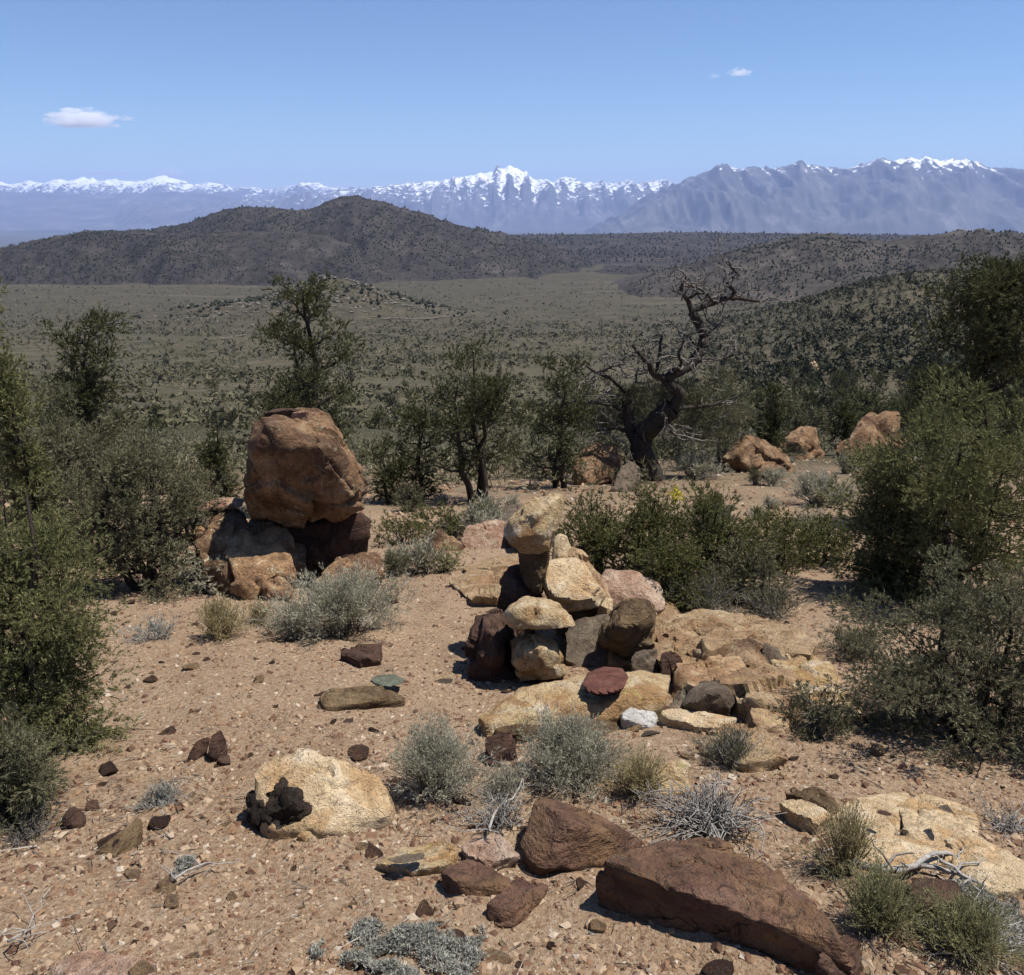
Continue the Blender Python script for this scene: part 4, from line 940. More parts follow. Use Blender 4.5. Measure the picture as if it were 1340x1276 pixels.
def grow(seed, H, W, n_needles, nl, nw, trunks=1, lo=0.2, limbs=14, clump=0.17, lean=(0, 0), shape='round', flat=0.75, trunk_r=None, fill=0.0, sub=2):
    """crooked conifer or bush in local coordinates, base at the origin -> (wood V,F), (leaf V,F)"""
    r = rng(seed); S = Soup(); clumps = []
    tr = trunk_r or 0.028 * H + 0.015
    for k in range(trunks):
        a = 2 * np.pi * (k + r.random()) / trunks
        sp = 0.0 if trunks == 1 else W * 0.22 * r.uniform(.5, 1.2)
        tip = np.array([lean[0] * H + sp * math.cos(a), lean[1] * H + sp * math.sin(a), H * (0.93 if k == 0 else r.uniform(.6, .9))])
        P = wiggle((0.03 * W * math.cos(a), 0.03 * W * math.sin(a), -0.12), tip, 9, 0.10, r)
        R = tr * (1 if trunks == 1 else .7) * np.linspace(1.15, .16, 9)
        S.add(*tube(P, R, 7))
        nl_ = max(4, limbs // trunks)
        for i in range(nl_):
            f = lo + (1 - lo) * (i + r.random()) / nl_
            if shape == 'cone': prof = (1 - f) * 1.05 + .16
            elif shape == 'flat': prof = .55 + .5 * f
            else: prof = math.sqrt(max(.08, 1 - ((f - .45) / .62) ** 2))
            g = f * 8; k0 = min(int(g), 7); st = P[k0] + (P[k0 + 1] - P[k0]) * (g - k0)
            az = i * 2.4 + r.uniform(-.6, .6) + k
            L = W / 2 * prof * r.uniform(.65, 1.12)
            tilt = (r.uniform(.05, .55) if trunks < 3 else r.uniform(-.15, .45)) + .25 * f
            en = st + np.array([math.cos(az) * L, math.sin(az) * L, L * tilt])
            en[2] = min(en[2], H * 1.0)
            Q = wiggle(st, en, 6, .13, r, -.05)
            r0 = (tr * (1 - f) * .5 + tr * .14) * (1 if trunks < 3 else .55)
            S.add(*tube(Q, np.linspace(r0, r0 * .25, 6), 5))
            cr = clump * H * r.uniform(.7, 1.2) * (.55 if shape == 'cone' and f > .8 else 1)
            clumps.append((Q[-1], cr)); clumps.append((Q[3], cr * .8))
            for j in range(sub):
                q0 = Q[2 + j % 3]; dv = nrm(r.normal(size=3) + np.array([0, 0, .5])) * L * r.uniform(.25, .5)
                q1 = q0 + dv; T = wiggle(q0, q1, 4, .12, r)
                S.add(*tube(T, np.linspace(r0 * .4, r0 * .12, 4), 4)); clumps.append((q1, cr * r.uniform(.55, .9)))
        clumps.append((P[-1], clump * H * .6))
    if trunks >= 3:
        for i in range(26):
            v = nrm(r.normal(size=3) + np.array([0, 0, .3])); q0 = np.array([v[0] * W * .22, v[1] * W * .22, H * (.42 + v[2] * .2)])
            q1 = np.array([v[0] * W * .52, v[1] * W * .52, H * max(.06, .48 + v[2] * .5)]) * r.uniform(.8, 1.05)
            S.add(*tube(wiggle(q0, q1, 6, .14, r), np.linspace(tr * .12, tr * .03, 6), 4))
    if fill:
        for i in range(int(fill)):
            v = r.normal(size=3); v /= np.linalg.norm(v); v *= r.random() ** .4
            clumps.append((np.array([v[0] * W * .42, v[1] * W * .42, H * (.48 + v[2] * .42)]), clump * H * r.uniform(.6, 1)))
    C = np.array([c for c, _ in clumps]); R = np.array([q for _, q in clumps])
    C[:, 2] = np.maximum(C[:, 2], R * .35); R = R * (1 if trunks < 3 else 1.08)
    K = 13; ns = max(8, n_needles // K)
    pr = R ** 2 / (R ** 2).sum(); ix = r.choice(len(C), ns, p=pr)
    v = nrm(r.normal(size=(ns, 3))); rad = r.random(ns) ** .42 * .9
    pos = C[ix] + v * (rad * R[ix])[:, None] * np.array([1, 1, flat]) * .85
    out = C[ix] - np.array([0, 0, H * .4])
    d = v * .9 + nrm(out) * .4 + np.array([0, 0, .22]) + r.normal(size=(ns, 3)) * .5
    pos[:, 2] = np.maximum(pos[:, 2], .02)
    return S.get(), sprigs(pos, d, K, nl, nw, r, .9, 1.9)

def plant(name, label, cat, loc, wood, leaf, mw, ml, group=None, rz=0.0, wname='trunk', lname='crown', extra=()):
    e = link(name, None, loc); e.rotation_euler = (0, 0, rz)
    tag(e, label, cat, group)
    if wood is not None: link(wname, mesh_np(wname, *wood, mw, True), parent=e)
    if leaf is not None: link(lname, mesh_np(lname, *leaf, ml, False), parent=e)
    for nm, me in extra: link(nm, me, parent=e)
    return e

def tree_at(name, label, cat, u, Y, vtop, wpx, leafm, barkm, seed, dens=1.1, vbase=None, group=None, **kw):
    """plant standing on the ground Y metres ahead (or where photo pixel (u, vbase) meets it), reaching up to photo row vtop"""
    if vbase is not None: Y = float(hit(u, vbase)[1])
    t = pt(u, vtop, Y); x = t[0]; g = gz(x, Y); H = max(.25, t[2] - g)
    dist = math.hypot(math.hypot(x, Y), EYE - (t[2] + g) / 2); pxm = dist / FPX
    W = wpx * pxm
    hpx = H / pxm
    n = int(min(130000, dens * wpx * hpx * 1.12))
    cl = kw.get('clump', .17); H = H / (1 + .45 * cl); W = max(.45 * W, W - 1.3 * cl * H)
    nw = max(.0042, 1.12 * pxm); nl = max(.021, 4.6 * pxm)
    wood, leaf = grow(seed, H, W, n, nl, nw, **kw)
    return plant(name, label, cat, (x, Y, g), wood, leaf, barkm, leafm, group)

# ---- trees and large bushes one can tell apart
tree_at('pinyon_tree', 'tall dark pinyon rising directly behind the balanced boulder', 'tree', 374, 13.0, 354, 130, L_PIN, B_DARK, 11, dens=.6, trunks=2, lo=.36, limbs=20, clump=.085, sub=3)
tree_at('juniper_bush', 'dark low bush at the foot of the pinyon behind the boulder', 'bush', 360, 12.4, 482, 75, L_PIN, B_DARK, 12, trunks=3, lo=.15, limbs=15, clump=.2)
tree_at('juniper_tree', 'narrow dark juniper just left of the balanced boulder', 'tree', 283, 11.5, 548, 66, L_PIN, B_DARK, 13, lo=.1, limbs=16, clump=.15, shape='cone')
tree_at('juniper_tree', 'dark open juniper with forked trunk in the middle beyond the cairn', 'tree', 622, 14.3, 440, 158, L_PIN, B_DARK, 14, dens=.6, trunks=3, lo=.25, limbs=26, clump=.095, sub=3)
tree_at('juniper_tree', 'broad dark juniper adjoining the forked one on its left', 'tree', 550, 14.6, 524, 90, L_PIN, B_DARK, 15, dens=.65, trunks=2, lo=.12, limbs=20, clump=.16)
tree_at('juniper_bush', 'dark bush at the left end of the juniper group behind the boulder', 'bush', 505, 14.0, 575, 62, L_PIN, B_DARK, 16, trunks=2, lo=.1, limbs=12, clump=.2)
tree_at('juniper_tree', 'ragged dark juniper left of the dead tree', 'tree', 732, 16.8, 458, 100, L_PIN, B_DARK, 17, dens=.6, trunks=2, lo=.2, limbs=20, clump=.12, sub=3)
tree_at('juniper_bush', 'dusty bush between the forked juniper and the ragged one', 'bush', 682, 19, 585, 60, L_DRY, B_GREY, 18, dens=.8, trunks=3, lo=.1, limbs=15, clump=.18)
tree_at('juniper_tree', 'dusty juniper behind the dead tree on its right', 'tree', 948, 21, 492, 100, L_DRY, B_GREY, 19, dens=.5, trunks=3, lo=.2, limbs=21, clump=.14)
tree_at('juniper_tree', 'small dark juniper behind the dark-faced bench rock', 'tree', 1012, 24, 498, 62, L_PIN, B_DARK, 20, lo=.1, limbs=14, clump=.16, shape='cone')
tree_at('juniper_tree', 'dusty juniper behind the rounded orange bench rock', 'tree', 1052, 30, 520, 60, L_DRY, B_GREY, 21, trunks=2, lo=.1, limbs=16, clump=.17)
tree_at('juniper_tree', 'small blue-grey juniper behind the tall cracked orange rock', 'tree', 1105, 29, 520, 52, L_PIN, B_DARK, 22, lo=.08, limbs=13, clump=.17, shape='cone')
tree_at('juniper_tree', 'dark juniper above the tall cracked orange rock', 'tree', 1222, 27, 478, 74, L_PIN, B_DARK, 23, lo=.1, limbs=14, clump=.16)
tree_at('pine_tree', 'tall dark pine at the upper right edge', 'tree', 1338, 11.5, 328, 180, L_PIN, B_DARK, 24, dens=1.0, lo=.3, limbs=26, clump=.105, sub=3)
tree_at('juniper_tree', 'big bright green juniper at the right edge', 'tree', 1268, 6.9, 492, 275, L_JUN, B_DARK, 25, dens=2.0, trunks=4, lo=.08, limbs=40, clump=.13, fill=46)
tree_at('juniper_bush', 'wide green juniper flank left of the big one at the right edge', 'bush', 1185, 7.3, 580, 120, L_JUN, B_DARK, 26, dens=1.9, trunks=3, lo=.06, limbs=21, clump=.18, fill=16)
tree_at('brush_bush', 'tangled dusty dark bush at the lower right edge', 'bush', 1298, 3.95, 762, 275, L_DRY, B_DARK, 27, dens=1.8, trunks=6, lo=.08, limbs=48, clump=.14, fill=40)
tree_at('brush_bush', 'low twiggy bush spreading left from the tangled bush at lower right', 'bush', 1172, 4.45, 880, 90, L_DRY, B_GREY, 28, dens=.6, trunks=4, lo=.1, limbs=24, clump=.2)
tree_at('juniper_bush', 'bright green juniper bush filling the left edge in front', 'bush', -14, 3.7, 596, 222, L_JUN, B_DARK, 29, dens=2.0, trunks=5, lo=.06, limbs=40, clump=.13, fill=60)
tree_at('juniper_bush', 'small olive bush at the lower left edge', 'bush', -8, 3.0, 955, 150, L_DRY, B_DARK, 30, dens=1.8, trunks=4, lo=.08, limbs=20, clump=.2, fill=24)
tree_at('juniper_tree', 'wide dusty juniper between the left edge and the boulder', 'tree', 160, 7.3, 552, 178, L_DRY, B_DARK, 31, dens=1.5, trunks=4, lo=.1, limbs=36, clump=.13, fill=34)
tree_at('juniper_tree', 'bushy dark tree with bare trunk at the upper left', 'tree', 92, 10.5, 396, 122, L_PIN, B_DARK, 32, dens=.65, trunks=2, lo=.5, limbs=18, clump=.10)
tree_at('juniper_tree', 'wide juniper below the bushy tree at the left edge', 'tree', 48, 9.0, 492, 190, L_DRY, B_DARK, 33, dens=1.0, trunks=3, lo=.12, limbs=30, clump=.13, fill=24)
tree_at('pine_tree', 'pine whose tip shows at the far left edge', 'tree', -22, 8.2, 325, 66, L_JUN, B_DARK, 34, lo=.2, limbs=20, clump=.10, shape='cone')
tree_at('juniper_bush', 'low dusty bush left of the narrow juniper by the boulder', 'bush', 228, 9.8, 612, 110, L_DRY, B_DARK, 35, trunks=3, lo=.1, limbs=18, clump=.18)
tree_at('sage_bush', 'low grey-green bush at the left foot of the boulder base', 'bush', 278, 0, 722, 86, L_SAGE, B_GREY, 36, vbase=772, dens=1.2, trunks=5, lo=.1, limbs=20, clump=.2)
BR = 'green brush behind the cairn'
for u, vb, vt, w, sd, lb in ((775, 765, 640, 130, 41, 'tall green brush directly behind the standing pillar'), (850, 770, 636, 150, 42, 'dense green brush right of the cairn below the dead tree'),
                             (935, 772, 642, 150, 43, 'green brush in the middle of the thicket right of the cairn'), (1015, 745, 672, 130, 44, 'low green brush at the right end of the thicket'),
                             (1080, 735, 676, 110, 45, 'low green brush touching the big right-hand juniper'), (880, 795, 700, 120, 46, 'shaded low brush at the front of the green thicket'), (985, 790, 712, 120, 47, 'sparse olive brush in front of the thicket')):
    tree_at('green_bush', lb, 'bush', u, 0, vt, w, L_DRY if sd == 47 else L_GRN, B_DARK, sd, vbase=vb, dens=1.25, group=BR, trunks=5, lo=.1, limbs=25, clump=.19, fill=18)
tree_at('green_bush', 'low bright green plants at the foot of the forked juniper', 'bush', 590, 0, 668, 90, L_GRN, B_GREY, 48, vbase=702, dens=1.2, trunks=5, limbs=15, clump=.26, flat=.6)
tree_at('green_bush', 'low green plants between the boulder and the triangular rust rock', 'bush', 525, 0, 676, 80, L_GRN, B_GREY, 49, vbase=712, dens=1.1, trunks=5, limbs=15, clump=.26, flat=.6)
tree_at('green_tuft', 'small green tuft on the gravel left of the cairn', 'plant', 583, 0, 732, 40, L_GRASSG, B_GREY, 50, vbase=748, dens=1.5, trunks=4, limbs=8, clump=.35)
tree_at('olive_bush', 'small olive bush left of the tangled dark bush', 'bush', 1078, 0, 900, 88, L_DRY, B_GREY, 51, vbase=962, dens=1.0, trunks=5, limbs=18, clump=.24)
r = rng(77)
s_ = pt(886, 648, float(hit(850, 770)[1]) + .15)
pos = s_ + r.normal(size=(90, 3)) * np.array([.035, .05, .028])
tag(link('yellow_flowers', mesh_np('yellow_blossom', *sprigs(pos - s_, r.normal(size=(90, 3)) + np.array([0, 0, 1]), 5, .018, .012, r), L_YEL), s_), 'small spray of yellow blossom on top of the green thicket', 'flowers', kind='stuff')

# ---- the dead juniper: limbs traced as a crooked skeleton, each with its own depth
DY = 18.2
def limb(pts, r0, r1, r, sides=7, n=5):
    P = np.array([pt(u, v, DY + d) for u, v, d in pts])
    out = []
    for i in range(len(P) - 1):
        seg = wiggle(P[i], P[i + 1], n, .05, r); out.append(seg[:-1])
    out.append(P[-1:]); Q = np.concatenate(out)
    return Q, np.linspace(r0, r1, len(Q))
r = rng(55)
dead_o = hit(852, 632); dead_o = np.array([pt(852, 628, DY)[0], DY, gz(pt(852, 628, DY)[0], DY)])
wood = Soup(); twigs = Soup(); tips = []
LIMBS = [
    ([(862, 650, 0), (848, 610, 0), (838, 588, 0), (842, 568, 0), (862, 548, -.1), (880, 534, -.15)], .25, .15),
    ([(838, 588, 0), (826, 566, .2), (822, 540, .3), (818, 515, .4)], .15, .07),
    ([(880, 534, -.15), (890, 515, -.2), (872, 498, -.2), (880, 490, -.2), (905, 476, 0), (918, 458, .1), (921, 440, .2), (912, 420, .2), (905, 408, .2)], .135, .065),
    ([(905, 408, .2), (930, 398, .3), (955, 390, .5), (975, 392, .6), (993, 394, .7)], .07, .02),
    ([(955, 390, .5), (962, 382, .4), (951, 372, .4), (966, 358, .5), (958, 352, .5), (953, 342, .5)], .05, .012),
    ([(905, 408, .2), (899, 392, .1), (891, 383, 0), (893, 370, 0), (898, 362, 0)], .055, .014),
    ([(899, 392, .1), (912, 384, 0), (925, 384, -.2), (934, 396, -.2)], .03, .015), ([(925, 384, -.2), (908, 374, -.1), (902, 370, -.1)], .02, .008),
    ([(872, 498, -.2), (856, 490, -.3), (850, 476, -.4), (838, 466, -.4), (828, 452, -.5)], .09, .02),
    ([(856, 494, -.3), (862, 470, -.2), (864, 450, -.1), (866, 438, -.1)], .05, .012),
    ([(880, 490, -.2), (892, 478, -.5), (888, 462, -.6), (895, 445, -.7)], .05, .012),
    ([(905, 476, 0), (930, 470, .4), (952, 468, .6), (968, 462, .8)], .045, .01),
    ([(921, 440, .2), (935, 430, .4), (948, 420, .5)], .03, .008), ([(918, 458, .1), (900, 440, -.2), (890, 436, -.3)], .03, .008),
    ([(822, 540, .3), (800, 530, .2), (775, 527, .1), (752, 528, 0)], .05, .012), ([(826, 566, .2), (806, 560, .2), (784, 566, .1)], .04, .01),
    ([(842, 568, 0), (870, 560, -.4), (885, 568, -.5)], .05, .012), ([(880, 534, -.15), (915, 532, .2), (945, 528, .4), (966, 518, .5)], .05, .012),
    ([(818, 515, .4), (800, 495, .3), (780, 488, .2), (765, 478, .1), (752, 472, 0)], .05, .012), ([(780, 488, .2), (800, 480, .2), (818, 476, .1)], .03, .008),
    ([(818, 515, .4), (832, 500, .5), (836, 480, .5)], .04, .01)]
for L_, a, b in LIMBS:
    Q, R = limb(L_, a * .95, b * 1.5, r); wood.add(*tube(Q - dead_o, R, 7)); tips.append((Q, b))
    for i in range(6 if b < .03 else 2):
        q = Q[int(r.integers(len(Q) // 3, len(Q)))]; d = nrm(r.normal(size=3) * np.array([1.2, 1, .8]) + np.array([0, 0, .35])) * r.uniform(.3, 1.0)
        T = wiggle(q, q + d, 8, .22, r); twigs.add(*tube(T - dead_o, np.linspace(.022, .006, 8), 4))
        for j in range(3):
            q2 = T[int(r.integers(2, 8))]; d2 = nrm(r.normal(size=3) + np.array([0, 0, .3])) * r.uniform(.15, .45)
            twigs.add(*tube(wiggle(q2, q2 + d2, 5, .22, r) - dead_o, np.linspace(.012, .004, 5), 4))
cl = [(pt(u, v, DY + d), rr) for u, v, d, rr in ((850, 515, .2, .38), (885, 512, .3, .36), (905, 525, .5, .3), (825, 520, .4, .34), (800, 545, .6, .35), (780, 560, .8, .3), (925, 545, .6, .4), (940, 570, .7, .4), (915, 585, .9, .45), (890, 560, .9, .3), (760, 510, .7, .3), (945, 500, .9, .35), (870, 590, .8, .4), (800, 585, .8, .35), (845, 540, .6, .35), (960, 540, .9, .35), (770, 540, .5, .3))]
ns = 3800; ix = r.integers(len(cl), size=ns)
C = np.array([c for c, _ in cl])[ix]; RR = np.array([q for _, q in cl])[ix]
v = nrm(r.normal(size=(ns, 3))); pos = C + v * (r.random(ns) ** .4 * RR)[:, None] * np.array([1, 1, .6])
leaf = sprigs(pos - dead_o, v + np.array([0, 0, .7]) + r.normal(size=(ns, 3)) * .4, 7, .1, .013, r)
plant('dead_juniper', 'large gnarled half-dead juniper with bare twisting branches', 'tree', dead_o, wood.get(), leaf, B_SNAG, L_DRY, extra=[('twigs', mesh_np('twigs', *twigs.get(), B_GREY, False))])
for o in list(bpy.data.objects):
    if o.name == 'twigs': o['kind'] = 'stuff'

# ---- sagebrush, dry bunches, dead twigs and mats
def sage(seed, W, H, stems, leaves, nl, nw, woody=0.5, leafy=True, wr=.004, curl=.25):
    r = rng(seed); S = Soup(); P_, D_ = [], []
    for i in range(stems):
        a = r.uniform(0, 6.283); e = r.random() ** .7 * (.72 + .42 * math.sin(a * 2 + seed) * math.sin(a * 3 + seed * 2.3))
        tip = np.array([math.cos(a) * W / 2 * e, math.sin(a) * W / 2 * e, H * (1.0 - .8 * e * e) * r.uniform(.7, 1.1)])
        b = np.array([math.cos(a) * W * .08 * r.random(), math.sin(a) * W * .08 * r.random(), -.01])
        Q = wiggle(b, tip, 6, curl * .4, r, .06); S.add(*tube(Q, np.linspace(wr, wr * .35, 6), 3))
        for j in range(2):
            q = Q[2 + j]; t2 = q + nrm(r.normal(size=3) + np.array([0, 0, .8])) * H * r.uniform(.15, .35)
            T = wiggle(q, t2, 4, .1, r); S.add(*tube(T, np.linspace(wr * .6, wr * .25, 4), 3))
            P_.append(T[1:]); D_.append(np.gradient(T, axis=0)[1:])
        P_.append(Q[2:]); D_.append(np.gradient(Q, axis=0)[2:])
    if not leafy: return S.get(), None
    Pn = np.concatenate(P_); Dn = nrm(np.concatenate(D_))
    ns = leaves // 5; ix = r.integers(len(Pn), size=ns)
    pos = Pn[ix] + r.normal(size=(ns, 3)) * H * .045; pos[:, 2] = np.maximum(pos[:, 2], .01)
    return S.get(), sprigs(pos, Dn[ix] + r.normal(size=(ns, 3)) * .35 + np.array([0, 0, .4]), 5, nl, nw, r, .6)

def sage_at(name, label, u, vb, vt, wpx, seed, lm, bm, cat='shrub', dens=1.2, stems=60, leafy=True, group=None, wr=None, curl=.25):
    g = hit(u, vb); Y = g[1] + .0; t = pt(u, vt, Y)
    dist = np.linalg.norm(g - np.array([0, 0, EYE])); pxm = dist / FPX
    W = wpx * pxm * 1.55; Yc = Y + W * .28; x = pt(u, vb, Y)[0] * Yc / Y; z = gz(x, Yc)
    H = max(.08, pt(u, vt, Yc)[2] - z) * .92
    n = int(dens * wpx * (H / pxm) * 2.0)
    wood, leaf = sage(seed, W, H, stems, n, max(.012, 4.5 * pxm), max(.0022, .8 * pxm), leafy=leafy, wr=wr or max(.0022, .5 * pxm), curl=curl)
    return plant(name, label, cat, (x, Yc, z), wood, leaf, bm, lm, group, wname='stems', lname='leaves')

sage_at('sagebrush', 'grey-green sagebrush in front of the leaning slab of the boulder base', 455, 848, 748, 185, 61, L_SAGE, B_GREY, stems=120, dens=1.5)
sage_at('sagebrush', 'small grey sagebrush at the left end of the one by the boulder', 385, 845, 790, 70, 62, L_SAGE, B_GREY, stems=50)
sage_at('sagebrush', 'upright sagebrush just right of the yellow boulder', 572, 1062, 948, 128, 63, L_SAGE, B_GREY, stems=110, dens=1.4)
sage_at('sagebrush', 'upright sagebrush in front of the yellow slab of the cairn', 742, 1050, 942, 145, 64, L_SAGE, B_GREY, stems=120, dens=1.5)
sage_at('sagebrush', 'sparse low sagebrush stems between the two upright ones', 655, 1066, 1005, 80, 65, L_SAGE, B_DEAD, stems=40, dens=.5)
sage_at('dry_shrub', 'small rounded dry grey shrub right of the cairn slab', 953, 1012, 955, 78, 66, L_DRY, B_DEAD, stems=110, dens=.7)
sage_at('sagebrush', 'pale sagebrush on the bench below the rounded orange rock', 1070, 668, 618, 92, 67, L_SAGE, B_GREY, stems=70, dens=1.4)
sage_at('dry_shrub', 'grey dry shrub between the dead juniper and the dark-faced rock', 908, 630, 596, 70, 68, L_SAGE, B_GREY, stems=60)
sage_at('dry_shrub', 'leafless grey brush at the front edge of the green thicket', 920, 812, 750, 110, 69, L_DRY, B_DEAD, stems=120, dens=.5)
sage_at('dry_shrub', 'low grey brush right of the green thicket front', 1010, 815, 768, 90, 70, L_DRY, B_DEAD, stems=90, dens=.5)
sage_at('dry_shrub', 'grey brush patch above the orange wedge stone', 1115, 875, 825, 100, 71, L_DRY, B_GREY, stems=80, dens=.8)
sage_at('sagebrush', 'small grey shrub right of the leaning slab', 520, 752, 715, 50, 72, L_SAGE, B_GREY, stems=50)
sage_at('dry_grass', 'tuft of dry straw grass left of the sagebrush by the boulder', 290, 842, 782, 62, 73, L_GRASS, L_GRASS, 'grass tuft', stems=130, leafy=True, dens=.8, curl=.06)
sage_at('dry_grass', 'small yellowish grass tuft below the boulder base', 340, 820, 790, 36, 74, L_GRASS, L_GRASS, 'grass tuft', stems=70, dens=.8, curl=.06)
sage_at('dry_grass', 'tall thin dry grass at the right of the huge rust slab', 1100, 1160, 1050, 80, 75, L_GRASS, L_GRASS, 'grass tuft', stems=110, dens=.35, curl=.06)
sage_at('dry_grass', 'dry yellow grass right of the front sagebrush', 835, 1062, 985, 90, 76, L_GRASS, L_GRASS, 'grass tuft', stems=120, dens=.5, curl=.06)
sage_at('green_grass', 'olive bunchgrass at the lower right beside the rust slab', 1140, 1250, 1140, 110, 77, L_GRASSG, L_GRASSG, 'grass tuft', stems=150, dens=1.0, curl=.08)
sage_at('green_grass', 'olive bunchgrass in the bottom right corner', 1250, 1290, 1180, 120, 78, L_GRASSG, L_GRASSG, 'grass tuft', stems=150, dens=.9, curl=.08)
sage_at('dead_shrub', 'tangle of curled silver dead twigs behind the huge rust slab', 925, 1128, 1040, 165, 79, None, B_DEAD, 'dead shrub', stems=190, leafy=False, wr=.0042, curl=.6)
sage_at('dead_shrub', 'dead twigs under the front sagebrush beside the rust block', 655, 1100, 1040, 100, 80, None, B_DEAD, 'dead shrub', stems=80, leafy=False, wr=.003, curl=.5)
sage_at('dead_shrub', 'dead grey twigs in the bottom right corner', 1265, 1300, 1215, 150, 81, None, B_DEAD, 'dead shrub', stems=120, leafy=False, wr=.003, curl=.5)
sage_at('dead_shrub', 'dead grey twigs at the right edge under the dark bush', 1320, 1120, 1070, 110, 82, None, B_DEAD, 'dead shrub', stems=90, leafy=False, wr=.003, curl=.5)
sage_at('dead_shrub', 'small grey dead tuft left of the yellow boulder', 215, 1064, 1030, 62, 83, L_MAT, B_DEAD, 'dead shrub', stems=70, dens=.8, wr=.003)
sage_at('dead_shrub', 'grey twig scraps on the upper left gravel', 205, 842, 812, 74, 84, L_MAT, B_DEAD, 'dead shrub', stems=60, dens=.4, curl=.5)
sage_at('dead_shrub', 'dry dark brush litter under the left front juniper', 40, 1130, 1080, 110, 85, None, B_GREY, 'dead shrub', stems=90, leafy=False, wr=.0025, curl=.5)

def mat_plant(label, outline, h, seed, n):
    """cushion of short grey-green shoots over a patch of ground"""
    r = rng(seed); Q = np.array([hit(u, v) for u, v in outline]); c = Q.mean(0)
    k = r.integers(len(Q), size=n); w = r.random((n, 2)); a, b = Q[k], Q[(k + 1) % len(Q)]
    s = np.sqrt(w[:, :1]); p = c * (1 - s) + (a * (1 - w[:, 1:]) + b * w[:, 1:]) * s
    m = fbm(P3(p[:, 0] * 13, p[:, 1] * 13), 3, seed)
    p = p[m > -.22]; m = m[m > -.22]
    e = (np.linalg.norm(p[:, :2] - c[:2], axis=1) / np.linalg.norm(Q[:, :2] - c[:2], axis=1).max())
    p[:, 2] = ground_z(p[:, 0], p[:, 1]) + h * (1 - .6 * e) * np.clip(.45 + m * 1.4, .05, 1.2) * r.uniform(.6, 1, len(p))
    d = r.normal(size=p.shape) * .6 + np.array([0, 0, .9])
    V, F = sprigs(p - c, d, 6, .012, .0042, r, 1.0)
    return tag(link('grey_mat_plant', mesh_np('grey_mat_plant', V, F, L_MAT), c), label, 'mat plant')
mat_plant('grey-green cushion plant mat at the bottom centre edge', [(395, 1250), (440, 1222), (500, 1208), (560, 1212), (630, 1218), (640, 1250), (610, 1290), (520, 1300), (470, 1270)], .05, 91, 5200)
mat_plant('silver-grey cushion mat at the lower right edge below the purplish rock', [(1195, 1200), (1240, 1168), (1300, 1172), (1345, 1200), (1350, 1260), (1280, 1250), (1220, 1225)], .07, 92, 4200)
mat_plant('small grey cushion scrap on the left gravel above the bottom mat', [(208, 1148), (228, 1130), (256, 1124), (250, 1138), (225, 1150)], .035, 93, 500)

# dead fallen branches
def fallen(label, pts, r0, seed, lift=.03):
    r = rng(seed); P = np.array([hit(u, v, lift + .02 * r.random()) for u, v in pts]); org = P[0].copy(); S = Soup()
    Q = np.concatenate([wiggle(P[i], P[i + 1], 5, .10, r)[:-1] for i in range(len(P) - 1)] + [P[-1:]])
    S.add(*tube(Q - org, np.linspace(r0, r0 * .35, len(Q)), 6))
    for i in range(7):
        q = Q[int(r.integers(len(Q)))]; d = nrm(r.normal(size=3) * np.array([1, 1, .35]) + np.array([0, 0, .25])) * r.uniform(.06, .2)
        S.add(*tube(wiggle(q, q + d, 5, .2, r) - org, np.linspace(r0 * .45, r0 * .15, 5), 5))
    return tag(link('fallen_branch', mesh_np('fallen_branch', *S.get(), B_DEAD, True), org), label, 'branch')
fallen('twisted grey dead branch below the pale yellow bedrock', [(1105, 1128), (1150, 1136), (1200, 1132), (1250, 1142), (1290, 1160)], .014, 95)
fallen('second grey dead branch crossing the first one by the bedrock', [(1170, 1140), (1215, 1120), (1245, 1118), (1270, 1140), (1285, 1168)], .011, 96)
fallen('pale thin stick lying left beside the yellow boulder', [(228, 1150), (262, 1132), (290, 1130)], .005, 97)
fallen('bleached stick lying between the front sagebrushes', [(640, 1085), (680, 1030), (700, 1000)], .006, 98, .06)
fallen('grey stick in the bottom left corner', [(10, 1232), (30, 1222), (45, 1212)], .005, 99)

# low dry tufts dotted over the bench
TF = []
for i in range(3):
    wd, lf = sage(700 + i, .7, .38, 40, 1500, .06, .012, wr=.006)
    TF.append((mesh_np('stems', *wd, B_GREY, False), mesh_np('leaves', *lf, L_SAGE if i != 1 else L_DRY, False)))
r = rng(701); k = 0
while k < 34:
    if k < 24: y = r.uniform(9, 24); x = r.uniform(.22, .50) * y
    else: y = r.uniform(7.5, 14); x = r.uniform(-.22, .02) * y
    if .24 < x / y < .28 and y < 11: continue
    e = link('sage_tuft', None, (x, y, gz(x, y))); sc_ = r.uniform(.5, 1.25); e.scale = (sc_ * r.uniform(.8, 1.3), sc_, sc_ * r.uniform(.7, 1)); e.rotation_euler = (0, 0, r.uniform(0, 6.3))
    a, b = TF[int(r.integers(3))]; link('stems', a, parent=e); link('leaves', b, parent=e)
    tag(e, 'low dry sage tuft on the stony bench' if k < 24 else 'low dry sage tuft on the gravel behind the cairn', 'shrub', 'sage tufts on the right bench' if k < 24 else 'sage tufts behind the cairn'); k += 1
